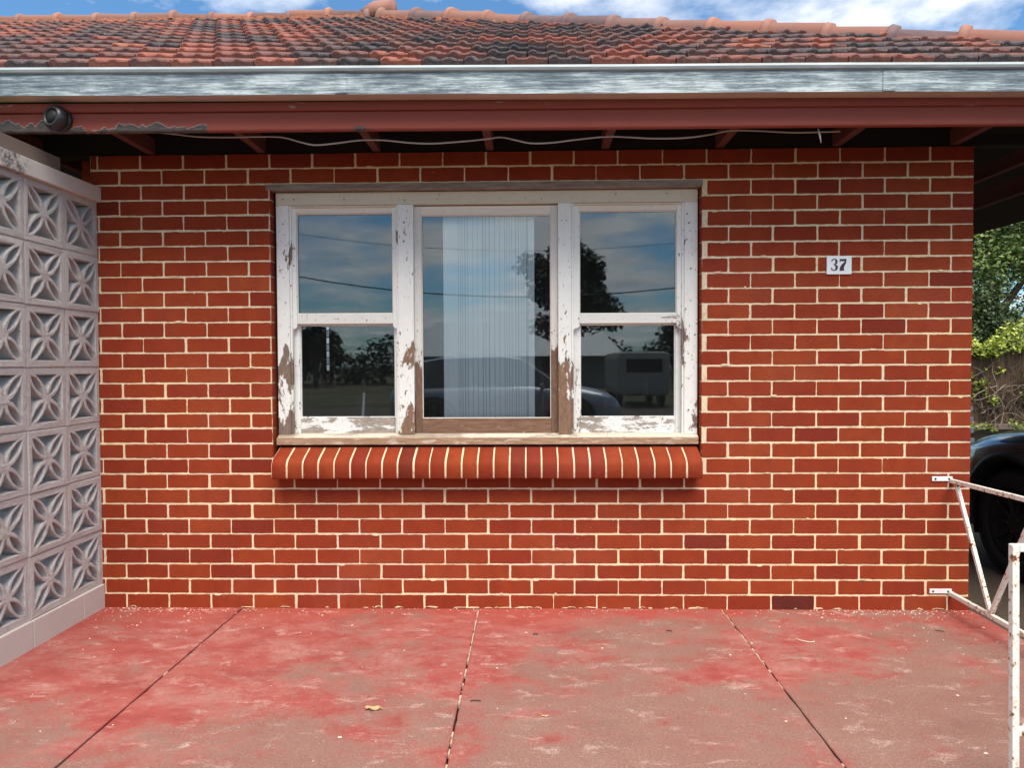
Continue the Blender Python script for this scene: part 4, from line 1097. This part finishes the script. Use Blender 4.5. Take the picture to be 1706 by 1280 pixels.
for k in range(60): cs_.append((rg.uniform(9, 17), rg.uniform(10.6, 11.8), rg.uniform(-.06, .08), rg.uniform(.1, .22)))
leaf_cloud(q, cs_, 15000, .075, rg, lambda p, r_: min(1, max(0, .55+(p.z-1.6)*.35+noise.noise(p*4)*.4+r_.gauss(0, .18))), .9)
q.build('foliage', MAT['leaf_vine'], V, fix=False)

# ================================================================ across the street (seen mirrored in the panes)
def hz(name, x0, x1, y, d, ze, zr, label):
    E = empty(name, ((x0+x1)/2, y, -.12), label, 'house')
    m = MB(); m.box(x0+.4, x1-.4, y-d, y, -.12, ze, 0); m.build('wall', MAT['house_wall'], E)
    m = MB(); ym = y-d/2; vs = [(x0, y+.5, ze-.1), (x1, y+.5, ze-.1), (x1-1.6, ym, zr), (x0+1.6, ym, zr), (x0, y-d-.5, ze-.1), (x1, y-d-.5, ze-.1)]
    m.add(vs, [(0, 1, 2, 3), (3, 2, 5, 4), (0, 3, 4), (1, 5, 2), (0, 4, 5, 1)]); m.build('roof', MAT['metal_roof'], E)
    for k in range(3):
        m = MB(); xx = x0+1.5+k*(x1-x0-3)/3; m.box(xx, xx+1.2, y-.02, y+.05, .8, min(ze-.3, 1.9), 0, .01); m.build('window', MAT['car_glass'], E)
hz('neighbour_house', -5.5, 8.0, -40, 9, 1.9, 4.1, 'low house with pale metal roof across the street, mirrored in the panes')
tree('dark_tree', 3.9, -30, 8.6, 2.9, 'tall dark drooping tree across the street, mirrored in the right panes', MAT['leaf_dark'], 11000, .24, 31, low=.06)
tree('dark_tree', -11.9, -44, 4.9, 2.4, 'dark bushy tree far across the street, mirrored in the left pane', MAT['leaf_dark'], 3500, .3, 32, low=.1)
tree('dark_tree', -14.5, -46, 4.6, 2.4, 'lower dark tree across the street beside the bushy one', MAT['leaf_dark'], 3000, .3, 33, low=.05)
tree('dark_tree', 12.6, -40, 4.7, 2.8, 'broad dark tree across the street right of the pale roof', MAT['leaf_dark'], 4000, .3, 34, low=.05)
tree('dark_tree', 17.5, -44, 4.4, 2.6, 'round dark tree at the far right across the street', MAT['leaf_dark'], 3000, .3, 35, low=.05)
rgh = random.Random(8); q = MB()
leaf_cloud(q, [(x, -50+rgh.gauss(0, 1), rgh.uniform(.3, 2.6), rgh.uniform(1.2, 2.1)) for x in range(-40, 44, 2)], 14000, .42, rgh, lambda p, r_: min(1, max(0, r_.gauss(.35, .2))), .8)
tag(q.build('distant_bushes', MAT['leaf_dark'], fix=False), 'far dark mass of bushes lining the other side of the street', 'bushes', kind='stuff')
q = MB(); q.box(5.2, 7.0, -24.6, -20.3, .25, 1.75, 0, .25)
for (a, c_) in ((5.4, -21.2), (6.8, -21.2), (5.4, -23.7), (6.8, -23.7)): q.tube([(a-.1, c_, .2), (a+.1, c_, .2)], .32, 16, 1)
q.box(5.5, 6.7, -20.31, -20.28, 1.05, 1.5, 1, .01)
tag(q.build('parked_van', [MAT['kerb'], MAT['tyre'], MAT['car_glass']]), 'white van parked by the street, mirrored in the right pane', 'van')
def span(a, c_, sag, r, n=30):
    a, c_ = Vector(a), Vector(c_); return [a.lerp(c_, i/n)-Vector((0, 0, sag*4*(i/n)*(1-i/n))) for i in range(n+1)]
q = MB(); q.tube(span((-16, -26, 7.4), (22, -25, 7.8), 3.55, .02), .026, 6); q.tube(span((-16, -26, 8.8), (22, -25, 9.0), 3.0, .01), .010, 5)
for (xx, yy) in ((-16, -26), (22, -25)): q.tube([(xx, yy, -.12), (xx, yy, 9.2)], [.15, .11], 10, 1)
tag(q.build('power_line', [MAT['trim_black'], MAT['bark']]), 'sagging black power lines between two wooden poles by the street', 'power line')
